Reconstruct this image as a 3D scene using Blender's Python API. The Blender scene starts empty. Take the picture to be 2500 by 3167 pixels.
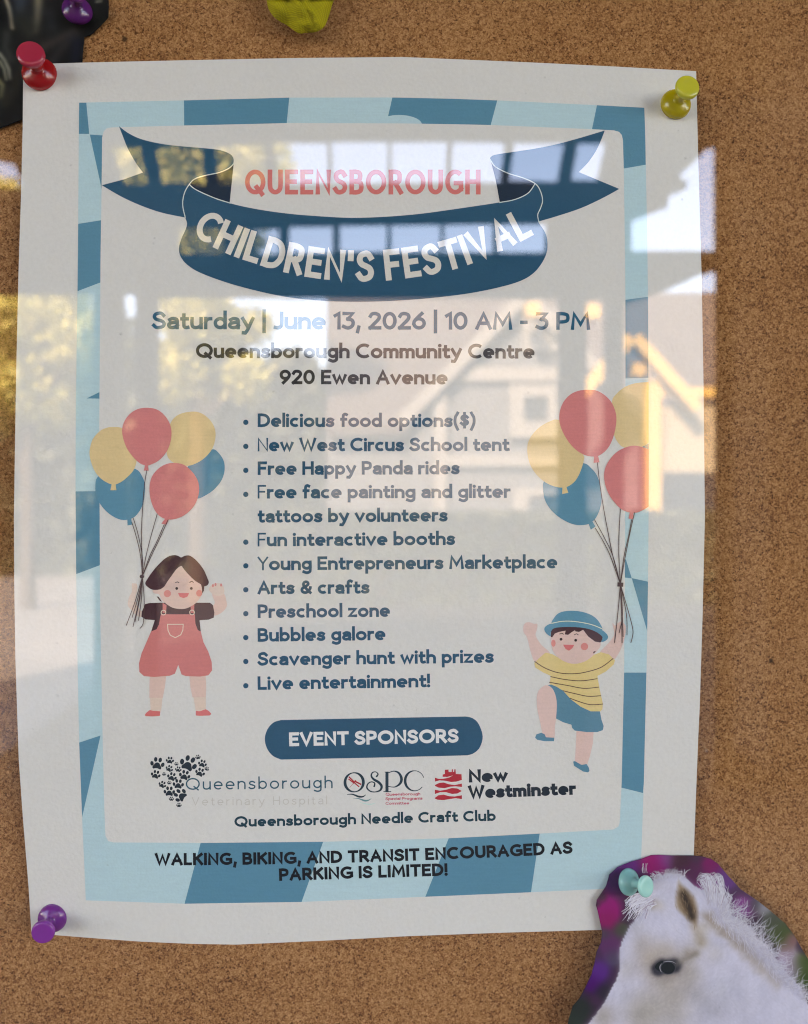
import bpy, bmesh, math, random
from mathutils import Vector, Matrix, geometry
random.seed(7)
SC = bpy.context.scene
COL = SC.collection
R = math.radians

# ------------------------------------------------------------------ camera, sky, sun, exposure
LENS, SENSOR = 34.78, 36.0
CAM = Vector((0.0, -0.25, 1.5))
YAW = -1.7
cam_d = bpy.data.cameras.new('camera'); cam = bpy.data.objects.new('camera', cam_d); COL.objects.link(cam)
cam.location = CAM; cam.rotation_euler = (R(90), 0, R(YAW))
cam_d.sensor_fit = 'HORIZONTAL'; cam_d.sensor_width = SENSOR; cam_d.lens = LENS
cam_d.clip_start = 0.005; cam_d.clip_end = 3000
cam_d.dof.use_dof = True; cam_d.dof.focus_distance = 0.243; cam_d.dof.aperture_fstop = 12.5
SC.camera = cam

SUN_EL, SUN_AZ = 42.0, 28.0          # azimuth measured from +Y (behind the board) towards -X
world = bpy.data.worlds.new('World'); SC.world = world; world.use_nodes = True
wn = world.node_tree.nodes; wl = world.node_tree.links
sky = wn.new('ShaderNodeTexSky'); sky.sky_type = 'NISHITA'; sky.sun_disc = False
sky.sun_elevation = R(SUN_EL); sky.sun_rotation = R(-SUN_AZ); sky.air_density = 1.0; sky.dust_density = 1.2; sky.ozone_density = 1.6
bg = wn['Background']; bg.inputs['Strength'].default_value = 0.15
wl.new(sky.outputs['Color'], bg.inputs['Color'])
sun_d = bpy.data.lights.new('sun', 'SUN'); sun = bpy.data.objects.new('sun', sun_d); COL.objects.link(sun)
sun_d.energy = 3.0; sun_d.angle = R(0.5); sun_d.color = (1.0, 0.9, 0.76)
sdir = Vector((-math.sin(R(SUN_AZ)) * math.cos(R(SUN_EL)), math.cos(R(SUN_AZ)) * math.cos(R(SUN_EL)), math.sin(R(SUN_EL))))
sun.rotation_euler = sdir.to_track_quat('Z', 'Y').to_euler(); sun.location = (0, 0, 30)
SC.view_settings.view_transform = 'Standard'; SC.view_settings.look = 'None'
SC.view_settings.exposure = 3.55; SC.view_settings.gamma = 1.0
SC.view_settings.use_white_balance = True; SC.view_settings.white_balance_temperature = 8900; SC.view_settings.white_balance_tint = 25
SC.render.engine = 'CYCLES'
SC.cycles.use_denoising = True
SC.cycles.pixel_filter_type = 'BLACKMAN_HARRIS'; SC.cycles.filter_width = 1.1
SC.cycles.max_bounces = 8; SC.cycles.diffuse_bounces = 4; SC.cycles.transparent_max_bounces = 12
SC.cycles.caustics_reflective = False; SC.cycles.caustics_refractive = False

# ------------------------------------------------------------------ helpers
CAMROT = Matrix.Rotation(R(YAW), 3, 'Z') @ Matrix.Rotation(R(90), 3, 'X')
FK = SENSOR / LENS / 2500.0
def ray(px, py):
    return CAMROT @ Vector(((px - 1250) * FK, (1583.5 - py) * FK, -1.0))
GLASS_Y = -0.030
def far(px, py, Y):                       # a point of the place at distance Y in front of the board, as mirrored in the pane
    d = ray(px * 2500 / 1708, py * 2500 / 1708)
    t = ((2 * GLASS_Y - CAM.y) + Y) / d.y
    return Vector((CAM.x + d.x * t, -Y, CAM.z + d.z * t))

# the paper: pinned at its corners, bowed off the board along its edges and middle
PC = (0.0, 0.0)
def plane_pt(px, py, h):
    d = ray(px, py); t = (-h - CAM.y) / d.y
    return CAM + d * t
_c = [plane_pt(*p, 0.0015) for p in ((72, 199), (2154, 219.5), (2140, 2872), (97, 2885))]
PXC = sum(p.x for p in _c) / 4; PZC = sum(p.z for p in _c) / 4
PHW = (_c[1].x + _c[2].x - _c[0].x - _c[3].x) / 4; PHH = (_c[0].z + _c[1].z - _c[2].z - _c[3].z) / 4
def paper_h(x, z):
    u = (x - PXC) / PHW; v = (z - PZC) / PHH
    u2 = min(u * u, 1.0); v2 = min(v * v, 1.0)
    h = 0.0015 + 0.0075 * (1 - u2 * v2) - 0.0008 * math.sin(2.2 * u + 1.0) * (1 - v2) 
    return max(h, 0.001)
def on_paper(px, py, lift=0.0):
    d = ray(px, py); h = 0.006
    for _ in range(6):
        t = (-h - CAM.y) / d.y
        h = paper_h(CAM.x + d.x * t, CAM.z + d.z * t) + lift
    t = (-h - CAM.y) / d.y
    return CAM + d * t
LAY = 2.0e-5
def on_layer(px, py, layer):
    return on_paper(px, py, 2.5e-5 + layer * LAY)

def lin(c):
    c = c / 255.0
    return c / 12.92 if c <= 0.04045 else ((c + 0.055) / 1.055) ** 2.4
WHITE_REF = lin(170)
def alb(rgb, k=0.80):
    return tuple(min(0.88, max(0.004, lin(v) * q / WHITE_REF)) for v, q in zip(rgb, (k, k * .97, k * .94)))

MATS = {}
def new_mat(name):
    m = bpy.data.materials.new(name); m.use_nodes = True
    nt = m.node_tree; b = nt.nodes['Principled BSDF']
    return m, nt, b
def flat_mat(name, col, rough=0.6, spec=0.3, noise=None, bump=None, metallic=0.0):
    if name in MATS: return MATS[name]
    m, nt, b = new_mat(name)
    b.inputs['Base Color'].default_value = (*col, 1); b.inputs['Roughness'].default_value = rough
    b.inputs['Specular IOR Level'].default_value = spec; b.inputs['Metallic'].default_value = metallic
    if noise:
        sc, amt = noise
        tc = nt.nodes.new('ShaderNodeTexCoord'); n = nt.nodes.new('ShaderNodeTexNoise')
        n.inputs['Scale'].default_value = sc; n.inputs['Detail'].default_value = 5
        nt.links.new(tc.outputs['Object'], n.inputs['Vector'])
        mx = nt.nodes.new('ShaderNodeMix'); mx.data_type = 'RGBA'
        mx.inputs['A'].default_value = (*[c * (1 - amt) for c in col], 1)
        mx.inputs['B'].default_value = (*[min(1, c * (1 + amt)) for c in col], 1)
        nt.links.new(n.outputs['Fac'], mx.inputs['Factor']); nt.links.new(mx.outputs['Result'], b.inputs['Base Color'])
    if bump:
        sc, st, dist = bump
        tc = nt.nodes.new('ShaderNodeTexCoord'); n = nt.nodes.new('ShaderNodeTexNoise')
        n.inputs['Scale'].default_value = sc; n.inputs['Detail'].default_value = 4
        nt.links.new(tc.outputs['Object'], n.inputs['Vector'])
        bp = nt.nodes.new('ShaderNodeBump'); bp.inputs['Strength'].default_value = st; bp.inputs['Distance'].default_value = dist
        nt.links.new(n.outputs['Fac'], bp.inputs['Height']); nt.links.new(bp.outputs['Normal'], b.inputs['Normal'])
    MATS[name] = m
    return m
def ink(name, rgb):
    """printed ink on bond paper: the printer's faint streaks and the paper's tooth show in it"""
    key = 'ink_' + name
    if key in MATS: return MATS[key]
    m, nt, b = new_mat(key); N = nt.nodes; L = nt.links
    col = alb(rgb)
    b.inputs['Roughness'].default_value = 0.62; b.inputs['Specular IOR Level'].default_value = 0.22
    tc = N.new('ShaderNodeTexCoord')
    mp = N.new('ShaderNodeMapping'); mp.inputs['Scale'].default_value = (140, 140, 1500); L.new(tc.outputs['Object'], mp.inputs['Vector'])
    n1 = N.new('ShaderNodeTexNoise'); n1.inputs['Scale'].default_value = 1.0; n1.inputs['Detail'].default_value = 3; L.new(mp.outputs['Vector'], n1.inputs['Vector'])
    n2 = N.new('ShaderNodeTexNoise'); n2.inputs['Scale'].default_value = 1400; n2.inputs['Detail'].default_value = 4; L.new(tc.outputs['Object'], n2.inputs['Vector'])
    ad = N.new('ShaderNodeMath'); ad.operation = 'ADD'; L.new(n1.outputs['Fac'], ad.inputs[0]); L.new(n2.outputs['Fac'], ad.inputs[1])
    mr = N.new('ShaderNodeMapRange'); mr.inputs['From Min'].default_value = 0.6; mr.inputs['From Max'].default_value = 1.4
    mr.inputs['To Min'].default_value = 0.95; mr.inputs['To Max'].default_value = 1.05; L.new(ad.outputs[0], mr.inputs['Value'])
    mu = N.new('ShaderNodeVectorMath'); mu.operation = 'SCALE'; mu.inputs[0].default_value = col; L.new(mr.outputs['Result'], mu.inputs['Scale'])
    L.new(mu.outputs['Vector'], b.inputs['Base Color'])
    bp = N.new('ShaderNodeBump'); bp.inputs['Strength'].default_value = 0.35; bp.inputs['Distance'].default_value = 0.00025
    L.new(n2.outputs['Fac'], bp.inputs['Height']); L.new(bp.outputs['Normal'], b.inputs['Normal'])
    MATS[key] = m
    return m

def tag(o, label=None, cat=None, group=None, kind=None):
    if label: o['label'] = label
    if cat: o['category'] = cat
    if group: o['group'] = group
    if kind: o['kind'] = kind
    return o
def empty(name, loc):
    o = bpy.data.objects.new(name, None); COL.objects.link(o); o.location = loc; o.empty_display_size = 0.02
    return o
def link_mesh(name, verts, faces, mats, parent=None, fmat=None, smooth=False):
    """verts are world points; the object's origin stays where its parent is"""
    off = parent_world(parent) if parent else Vector((0, 0, 0))
    me = bpy.data.meshes.new(name)
    me.from_pydata([tuple(Vector(v) - off) for v in verts], [], faces)
    for m in (mats if isinstance(mats, (list, tuple)) else [mats]): me.materials.append(m)
    if fmat:
        for p, i in zip(me.polygons, fmat): p.material_index = i
    if smooth:
        for p in me.polygons: p.use_smooth = True
    me.update()
    o = bpy.data.objects.new(name, me); COL.objects.link(o)
    if parent: o.parent = parent
    return o
def parent_world(o):
    v = Vector((0, 0, 0))
    while o: v = v + Vector(o.location); o = o.parent
    return v
def setorigin(o):
    """top-level mesh: put the origin at its bounds' centre"""
    me = o.data; c = Vector((0, 0, 0)); n = len(me.vertices)
    for v in me.vertices: c += v.co
    c /= max(1, n)
    for v in me.vertices: v.co -= c
    o.location = c
    return o

def cr_open(pts, n=6):
    if len(pts) < 3: return [tuple(p) for p in pts]
    P = [pts[0]] + list(pts) + [pts[-1]]; out = []
    for i in range(1, len(P) - 2):
        p0, p1, p2, p3 = P[i - 1], P[i], P[i + 1], P[i + 2]
        if p1 == p2: continue
        for k in range(n):
            t = k / n; t2 = t * t; t3 = t2 * t
            out.append(tuple(0.5 * (2 * b + (c - a) * t + (2 * a - 5 * b + 4 * c - d) * t2 + (3 * b - a - 3 * c + d) * t3) for a, b, c, d in zip(p0, p1, p2, p3)))
    out.append(tuple(pts[-1]))
    return out
def cr_closed(pts, n=5):
    m = len(pts); out = []
    for i in range(m):
        p0, p1, p2, p3 = pts[i - 1], pts[i], pts[(i + 1) % m], pts[(i + 2) % m]
        if p1 == p2: continue
        for k in range(n):
            t = k / n; t2 = t * t; t3 = t2 * t
            out.append(tuple(0.5 * (2 * b + (c - a) * t + (2 * a - 5 * b + 4 * c - d) * t2 + (3 * b - a - 3 * c + d) * t3) for a, b, c, d in zip(p0, p1, p2, p3)))
    return out
def zz(x0, y0, s):
    return lambda *pts: [(x0 + x / s, y0 + y / s) for x, y in pts]
def ell(cx, cy, rx, ry=None, n=28, rot=0.0):
    ry = rx if ry is None else ry; c, s = math.cos(rot), math.sin(rot)
    return [(cx + rx * math.cos(a) * c - ry * math.sin(a) * s, cy + rx * math.cos(a) * s + ry * math.sin(a) * c) for a in (2 * math.pi * i / n for i in range(n))]

class Print:
    """flat printed shapes, drawn in the photograph's pixel grid and laid on a sheet"""
    def __init__(self, mapper=on_layer): self.v = []; self.f = []; self.m = []; self.mats = []; self.mapper = mapper
    def mi(self, mat):
        if mat not in self.mats: self.mats.append(mat)
        return self.mats.index(mat)
    def poly(self, pts, layer, mat, smooth=False, grid=40, n=5):
        if smooth: pts = cr_closed(pts, n)
        q = []
        for p in pts:
            if not q or (abs(p[0] - q[-1][0]) + abs(p[1] - q[-1][1])) > 1e-4: q.append(p)
        bm = bmesh.new(); bm.faces.new([bm.verts.new((p[0], p[1], 0)) for p in q])
        bm.normal_update(); bmesh.ops.triangulate(bm, faces=bm.faces[:], ngon_method='EAR_CLIP')
        xs = [p[0] for p in q]; ys = [p[1] for p in q]
        for ax, lo, hi in ((0, min(xs), max(xs)), (1, min(ys), max(ys))):
            g = math.ceil(lo / grid) * grid
            while g < hi:
                if g - lo > 1 and hi - g > 1:
                    co = (g, 0, 0) if ax == 0 else (0, g, 0); no = (1, 0, 0) if ax == 0 else (0, 1, 0)
                    bmesh.ops.bisect_plane(bm, geom=bm.verts[:] + bm.edges[:] + bm.faces[:], dist=1e-5, plane_co=co, plane_no=no)
                g += grid
        base = len(self.v); bm.verts.ensure_lookup_table(); k = self.mi(mat)
        for i, v in enumerate(bm.verts): v.index = i; self.v.append(self.mapper(v.co.x, v.co.y, layer))
        for f in bm.faces:
            ids = [base + v.index for v in f.verts]
            a, b, c = (f.verts[j].co for j in range(3))
            if (b - a).cross(c - a).z > 0: ids.reverse()
            self.f.append(ids); self.m.append(k)
        bm.free()
        return self
    def stroke(self, pts, w, layer, mat, smooth=False, cap=True, closed=False, n=6):
        ws = w if isinstance(w, (list, tuple)) else None
        if smooth:
            if ws: pw = cr_open([(p[0], p[1], q) for p, q in zip(pts, ws)], n); pts = [(a, b) for a, b, c in pw]; ws = [c for a, b, c in pw]
            else: pts = cr_open(pts, n)
        q = [];  qw = []
        for i, p in enumerate(pts):
            if not q or math.hypot(p[0] - q[-1][0], p[1] - q[-1][1]) > 1e-3: q.append(tuple(p)); qw.append(ws[i] if ws else w)
        if closed and math.hypot(q[0][0] - q[-1][0], q[0][1] - q[-1][1]) < 1e-3: q.pop(); qw.pop()
        m = len(q)
        if m < 2: return self
        if cap and not closed:
            def ext(a, b, d):
                l = math.hypot(a[0] - b[0], a[1] - b[1]); return (a[0] + (a[0] - b[0]) / l * d, a[1] + (a[1] - b[1]) / l * d)
            q[0], q[-1] = ext(q[0], q[1], qw[0] / 2), ext(q[-1], q[-2], qw[-1] / 2)
        base = len(self.v); k = self.mi(mat)
        for i in range(m):
            a = q[i - 1] if (i > 0 or closed) else None; b = q[i]; c = q[(i + 1) % m] if (i < m - 1 or closed) else None
            def nrm(p, r):
                dx, dy = r[0] - p[0], r[1] - p[1]; l = math.hypot(dx, dy) or 1; return (-dy / l, dx / l)
            if a is None: nx, ny = nrm(b, c); s = 1
            elif c is None: nx, ny = nrm(a, b); s = 1
            else:
                n1, n2 = nrm(a, b), nrm(b, c); nx, ny = n1[0] + n2[0], n1[1] + n2[1]; l = math.hypot(nx, ny)
                if l < 0.15: nx, ny = n1; s = 1
                else: nx, ny = nx / l, ny / l; s = min(1.7, 2 / l)
            h = qw[i] / 2 * s
            self.v.append(self.mapper(b[0] + nx * h, b[1] + ny * h, layer)); self.v.append(self.mapper(b[0] - nx * h, b[1] - ny * h, layer))
        for i in range(m if closed else m - 1):
            j = (i + 1) % m
            self.f.append([base + 2 * i, base + 2 * j, base + 2 * j + 1, base + 2 * i + 1]); self.m.append(k)
        return self
    def build(self, name, parent=None, label=None):
        o = link_mesh(name, self.v, self.f, self.mats, parent, self.m)
        if label: o['label'] = label
        return o

# ------------------------------------------------------------------ a stroke alphabet (cap height 10, x-height 7)
def _p(s): return [tuple(float(a) for a in t.split(',')) for t in s.split()]
GL = {
'A': (7, 'L 0,0 3.5,10 7,0|L 1.2,3.3 5.8,3.3'), 'B': (5.7, 'L 0,0 0,10|C 0,10 0,10 2.8,10 4.6,9.3 5,7.7 4.4,6 2.8,5.3 0,5.3 0,5.3|C 0,5.3 0,5.3 3.2,5.3 5.2,4.5 5.7,2.7 5.2,.8 3.2,0 0,0 0,0'),
'C': (7.4, 'A 4.6,5,4.6,5,48,312'), 'D': (6.9, 'L 0,0 0,10|C 0,10 0,10 2.5,10 5,9.2 6.6,7 6.9,5 6.6,3 5,.8 2.5,0 0,0 0,0'),
'E': (5, 'L 5,10 0,10 0,0 5,0|L 0,5.2 4.3,5.2'), 'F': (4.8, 'L 4.8,10 0,10 0,0|L 0,5 4.1,5'),
'G': (7.8, 'A 4.6,5,4.6,5,48,330|L 5,4.5 8,4.5 8,1.5'), 'H': (6.4, 'L 0,0 0,10|L 6.4,0 6.4,10|L 0,5.2 6.4,5.2'), 'I': (0, 'L 0,0 0,10'),
'J': (3.4, 'C 3.4,10 3.4,10 3.4,3 2.9,.8 1.5,0 0,.2'), 'K': (5.8, 'L 0,0 0,10|L 5.6,10 .4,4.7|L 2,6.2 5.9,0'), 'L': (4.4, 'L 0,10 0,0 4.4,0'),
'M': (8.6, 'L 0,0 .8,10 4.3,2.6 7.8,10 8.6,0'), 'N': (6.4, 'L 0,0 0,10 6.4,0 6.4,10'), 'O': (9.4, 'O 4.7,5,4.7,5'),
'P': (5.4, 'L 0,0 0,10|C 0,10 0,10 2.8,10 4.9,9.2 5.4,7.2 4.9,5.2 2.8,4.4 0,4.4 0,4.4'), 'Q': (9.4, 'O 4.7,5,4.7,5|L 5.6,2.4 8.6,-.5'),
'R': (5.8, 'L 0,0 0,10|C 0,10 0,10 2.8,10 4.8,9.2 5.2,7.3 4.8,5.4 2.8,4.6 0,4.6 0,4.6|L 2.5,4.6 5.8,0'),
'S': (5.6, 'C 5.3,8.5 4.2,9.8 2.8,10 .9,9.2 .3,7.5 1.2,5.9 3,5.1 4.8,4.2 5.6,2.6 4.9,.8 2.9,0 1.2,.2 0,1.5'),
'T': (6.2, 'L 0,10 6.2,10|L 3.1,10 3.1,0'), 'U': (6.2, 'C 0,10 0,10 0,3.4 .8,1 3.1,0 5.4,1 6.2,3.4 6.2,10 6.2,10'), 'V': (7, 'L 0,10 3.5,0 7,10'),
'W': (10.4, 'L 0,10 2.7,0 5.2,8.8 7.7,0 10.4,10'), 'Y': (6.4, 'L 0,10 3.2,5|L 6.4,10 3.2,5 3.2,0'),
'a': (4.6, 'C .5,6.1 1.6,6.9 2.8,7 4.2,6.4 4.6,5 4.6,5 4.6,0 4.6,0|C 4.6,4 2.6,4 .6,3.2 0,1.9 .6,.5 2,0 3.6,.5 4.6,1.8'),
'b': (5.3, 'L 0,0 0,10.6|O 2.65,3.5,2.65,3.5'), 'c': (4.7, 'A 2.9,3.5,2.9,3.5,50,310'), 'd': (5.3, 'L 5.3,0 5.3,10.6|O 2.65,3.5,2.65,3.5'),
'e': (5.6, 'A 2.8,3.5,2.8,3.5,-4,312|L .2,3.4 5.4,3.4'), 'f': (3.2, 'C 3.5,10.2 2.5,10.6 1.4,10 1.1,8.6 1.1,8.6 1.1,0 1.1,0|L 0,6.7 3,6.7'),
'g': (5.2, 'O 2.6,3.6,2.6,3.4|C 5.2,7 5.2,7 5.2,-.6 4.6,-2.4 2.6,-3 .5,-2.3'), 'h': (4.9, 'L 0,0 0,10.6|C 0,4.6 .8,6.4 2.6,7 4.2,6.3 4.9,4.6 4.9,0 4.9,0'),
'i': (0, 'L 0,0 0,7|D 0,9.7'), 'k': (4.8, 'L 0,0 0,10.6|L 4.5,7 .3,3.2|L 1.6,4.4 4.8,0'), 'l': (0, 'L 0,0 0,10.6'),
'm': (8.2, 'L 0,0 0,7|C 0,4.8 .8,6.5 2.3,7 3.6,6.4 4.1,4.8 4.1,0 4.1,0|C 4.1,4.8 4.8,6.5 6.3,7 7.7,6.4 8.2,4.8 8.2,0 8.2,0'),
'n': (4.9, 'L 0,0 0,7|C 0,4.6 .8,6.4 2.6,7 4.2,6.3 4.9,4.6 4.9,0 4.9,0'), 'o': (5.8, 'O 2.9,3.5,2.9,3.5'), 'p': (5.3, 'L 0,-3 0,7|O 2.65,3.5,2.65,3.5'),
'r': (2.7, 'L 0,0 0,7|C 0,4.4 .6,6.1 1.7,6.8 2.7,6.9'), 's': (4.1, 'C 3.9,6.1 3,6.8 2,7 .8,6.5 .3,5.2 1,4.1 2.2,3.6 3.6,2.9 4.1,1.7 3.4,.4 2,0 .8,.2 0,.9'),
't': (3, 'C 1.1,9 1.1,9 1.1,2 1.5,.4 2.4,0 3.2,.2|L 0,6.8 3,6.8'), 'u': (4.9, 'C 0,7 0,7 0,2.4 .6,.6 2.2,0 4.1,.8 4.9,2.6|L 4.9,7 4.9,0'),
'v': (5.2, 'L 0,7 2.6,0 5.2,7'), 'w': (7.8, 'L 0,7 2,0 3.9,6.4 5.8,0 7.8,7'), 'y': (5.4, 'L 0,7 2.8,.3|L 5.4,7 2.5,-1.4 1.4,-3 .3,-2.9'), 'z': (4.6, 'L 0,7 4.4,7 0,0 4.6,0'),
'0': (5.8, 'O 2.9,5,2.9,5'), '1': (2, 'L 0,8.5 2,10 2,0'), '2': (5.2, 'C .2,8.2 1,9.6 2.6,10 4.4,9.3 5,7.6 4.3,5.6 2.5,3.2 .1,0|L .1,0 5.2,0'),
'3': (5.1, 'L .3,10 4.9,10 2.3,6.2|C 2.3,6.1 4.2,5.6 5.1,4.2 4.9,1.8 3.4,.2 1.7,0 0,.9'), '6': (5.6, 'O 2.8,3.2,2.8,3.2|C 4.3,10 2,7.2 .4,4.8 0,3.2'),
'9': (5.6, 'O 2.8,6.8,2.8,3.2|C 5.6,6.8 5.3,5.2 3.8,2.8 1.6,0'), '|': (0, 'L 0,-1.6 0,11'), ',': (.6, 'L .6,.5 0,-1.6'), "'": (0, 'L 0,10 0,8'), '-': (2.2, 'L 0,4 2.2,4'),
'(': (2, 'C 2,11 .5,8.4 0,4.5 .5,.6 2,-2'), ')': (2, 'C 0,11 1.5,8.4 2,4.5 1.5,.6 0,-2'),
'$': (4.6, 'C 4.3,7.8 3.4,8.8 2.3,9 .8,8.4 .3,7 1,5.7 2.4,5 3.9,4.2 4.5,2.9 3.9,1.6 2.4,1 1,1.2 0,2.2|L 2.3,-.8 2.3,10.8'),
'&': (6.4, 'C 6.2,0 4,2.6 1.6,6.4 1.3,8.2 2,9.6 3.1,10 4.2,9.5 4.7,8.2 4.1,6.9 2.4,5.6 .7,4.2 .1,2.4 .8,.6 2.7,0 4.6,1 6,3.4 6.3,4.6'), '!': (0, 'L 0,10 0,3.6|D 0,0'),
}
LOW = set('abcdefghiklmnoprstuvwyz')
def path_fn(pts):
    if len(pts) == 3:
        (x0, y0), (x1, y1), (x2, y2) = pts
        q = []
        for i in range(41):
            x = x0 + (x2 - x0) * i / 40
            y = y0 * (x - x1) * (x - x2) / ((x0 - x1) * (x0 - x2)) + y1 * (x - x0) * (x - x2) / ((x1 - x0) * (x1 - x2)) + y2 * (x - x0) * (x - x1) / ((x2 - x0) * (x2 - x1))
            q.append((x, y))
        pts = q
    elif len(pts) > 3: pts = cr_open(pts, 5)
    acc = [0]
    for a, b in zip(pts, pts[1:]): acc.append(acc[-1] + math.hypot(b[0] - a[0], b[1] - a[1]))
    def f(s):
        s = min(max(s, 0), acc[-1]); i = 0
        while i < len(acc) - 2 and acc[i + 1] < s: i += 1
        a, b = pts[i], pts[i + 1]; l = acc[i + 1] - acc[i]; t = (s - acc[i]) / l
        return a[0] + (b[0] - a[0]) * t, a[1] + (b[1] - a[1]) * t, (b[0] - a[0]) / l, (b[1] - a[1]) / l
    return f, acc[-1]
def text(pr, s, base, cap, weight, mat, layer, ls=.62, sp=3.0, thin_first=False, wmid=None):
    """lay the string along the baseline so that it spans it from end to end"""
    f, total = path_fn(base); u = cap / 10.0
    def wt(i): return (weight * 0.6 if (thin_first and i == 0) else weight) * cap
    skel = ink_w = 0.0
    for i, ch in enumerate(s):
        if ch == ' ': skel += sp * u
        else: skel += GL[ch][0] * u; ink_w += wt(i)
        if i < len(s) - 1: skel += ls * u
    xs = (total - ink_w) / skel
    x = 0.0
    for i, ch in enumerate(s):
        if ch == ' ': x += (sp + ls) * u * xs; continue
        gw, spec = GL[ch]; w = wt(i); h = w / 2; h10 = h / u
        adv = gw * u * xs + w
        cx, cy, tx, ty = f(x + adv / 2)
        anchors = [(-3, -3 + h10), (0, h10), (7, 7 - h10), (10.6, 10.6 - h10)] if ch in LOW else [(-3, -3), (0, h10), (10, 10 - h10), (13, 13)]
        def ymap(y):
            for (a, fa), (b, fb) in zip(anchors, anchors[1:]):
                if y <= b or b == anchors[-1][0]: return (fa + (fb - fa) * (y - a) / (b - a)) * u
        def place(p):
            lx = h + p[0] * u * xs - adv / 2; ly = ymap(p[1])
            return (cx + tx * lx + ty * ly, cy + ty * lx - tx * ly)
        for k, st in enumerate(spec.split('|')):
            kind, body = st[0], st[2:]; lay = layer + 0.16 * k
            if kind == 'L': pr.stroke([place(p) for p in _p(body)], w, lay, mat)
            elif kind == 'C':
                pr.stroke([place(p) for p in cr_open(_p(body), 5)], w, lay, mat)
            elif kind in 'AO':
                v = [float(t) for t in body.split(',')]
                a0, a1 = (v[4], v[5]) if kind == 'A' else (0, 360)
                n = 22
                pr.stroke([place((v[0] + v[2] * math.cos(R(a0 + (a1 - a0) * j / n)), v[1] + v[3] * math.sin(R(a0 + (a1 - a0) * j / n)))) for j in range(n + (kind == 'A'))], w, lay, mat, closed=(kind == 'O'), cap=False)
            elif kind == 'D':
                p = place(_p(body)[0]); pr.poly(ell(p[0], p[1], w * 0.58, n=12), lay, mat, grid=1000)
        x += adv + ls * u * xs

# ================================================================== THE PLACE IN FRONT OF THE BOARD (seen mirrored in the pane)
def box_mesh(boxes):
    v = []; f = []
    for (x0, y0, z0), (x1, y1, z1) in boxes:
        b = len(v)
        v += [(x0, y0, z0), (x1, y0, z0), (x1, y1, z0), (x0, y1, z0), (x0, y0, z1), (x1, y0, z1), (x1, y1, z1), (x0, y1, z1)]
        f += [[b + i for i in q] for q in ((3, 2, 1, 0), (4, 5, 6, 7), (0, 1, 5, 4), (1, 2, 6, 5), (2, 3, 7, 6), (3, 0, 4, 7))]
    return v, f
def boxes(name, bl, mat, parent=None):
    v, f = box_mesh(bl); o = link_mesh(name, v, f, mat, parent)
    return o if parent else setorigin(o)
def pxbox(x0, y0, x1, y1, Y, d):
    a, b = far(x0, y0, Y), far(x1, y1, Y)
    return ((min(a.x, b.x), -Y - d, min(a.z, b.z)), (max(a.x, b.x), -Y, max(a.z, b.z)))
def extrude(name, pts, Y, d, mat, parent=None, holes=()):
    """a flat outline (pixels) with openings, standing at distance Y, d deep"""
    loops = [[far(x, y, Y) for x, y in pts]] + [[far(x, y, Y) for x, y in h] for h in holes]
    tris = geometry.tessellate_polygon([[Vector((p.x, p.z, 0)) for p in l] for l in loops])
    fl = [p for l in loops for p in l]; n = len(fl)
    v = [tuple(p) for p in fl] + [(p.x, p.y - d, p.z) for p in fl]
    f = [list(t) for t in tris] + [[n + i for i in reversed(t)] for t in tris]
    b = 0
    for l in loops:
        m = len(l)
        for i in range(m):
            j = (i + 1) % m; f.append([b + i, b + j, n + b + j, n + b + i])
        b += m
    o = link_mesh(name, v, f, mat, parent)
    bm = bmesh.new(); bm.from_mesh(o.data); bmesh.ops.recalc_face_normals(bm, faces=bm.faces[:]); bm.to_mesh(o.data); bm.free()
    return o if parent else setorigin(o)

M_GROUND = flat_mat('asphalt', (.033, .033, .033), .9, .2, noise=(1.3, .18), bump=(60, .2, .01))
M_WALL = flat_mat('plaster_wall', (.30, .28, .25), .8, .2, noise=(3, .08))
M_TIMBER = flat_mat('dark_timber', (.022, .018, .015), .75, .15, noise=(9, .25))
M_CEIL = flat_mat('ceiling_boards', (.10, .085, .07), .8, .15, noise=(5, .2))
M_POST = flat_mat('grey_render', (.085, .075, .065), .8, .2, noise=(6, .12))
M_SIDING = flat_mat('blue_grey_siding', (.15, .16, .17), .7, .2, noise=(4, .08))
M_TRIM = flat_mat('white_trim', (.28, .28, .265), .5, .3)
M_SUNTRIM = flat_mat('sunlit_trim', (.70, .46, .15), .6, .3)  # warm sunlight on the house trim, put into its base colour
M_ROOF = flat_mat('red_brown_shingle', (.105, .090, .084), .85, .2, noise=(14, .2))
M_PANE = flat_mat('window_glass', (.05, .06, .07), .08, .5)
M_CREAM = flat_mat('cream_siding', (.42, .36, .25), .7, .2, noise=(4, .06))

g = link_mesh('ground', [(-150, 60, 0), (150, 60, 0), (150, -300, 0), (-150, -300, 0)], [[3, 2, 1, 0]], M_GROUND); tag(g, kind='structure')
g.data.flip_normals() if g.data.polygons[0].normal.z < 0 else None
w = boxes('wall', [((-7, 0.035, 0), (6, 0.25, 11.0))], M_WALL); tag(w, 'unseen plastered wall behind the cork board, made tall to block the sun', 'wall', kind='structure')  # unseen wall, raised well above the board to throw shade in front

o = boxes('added_overhang', [((-6, -1.60, 2.62), (6, 0.03, 2.76))], M_CEIL); tag(o, 'unseen dark overhang added above the cork board to dim it', 'added overhang')  # unseen slab added to cut the skylight falling on the board
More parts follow.
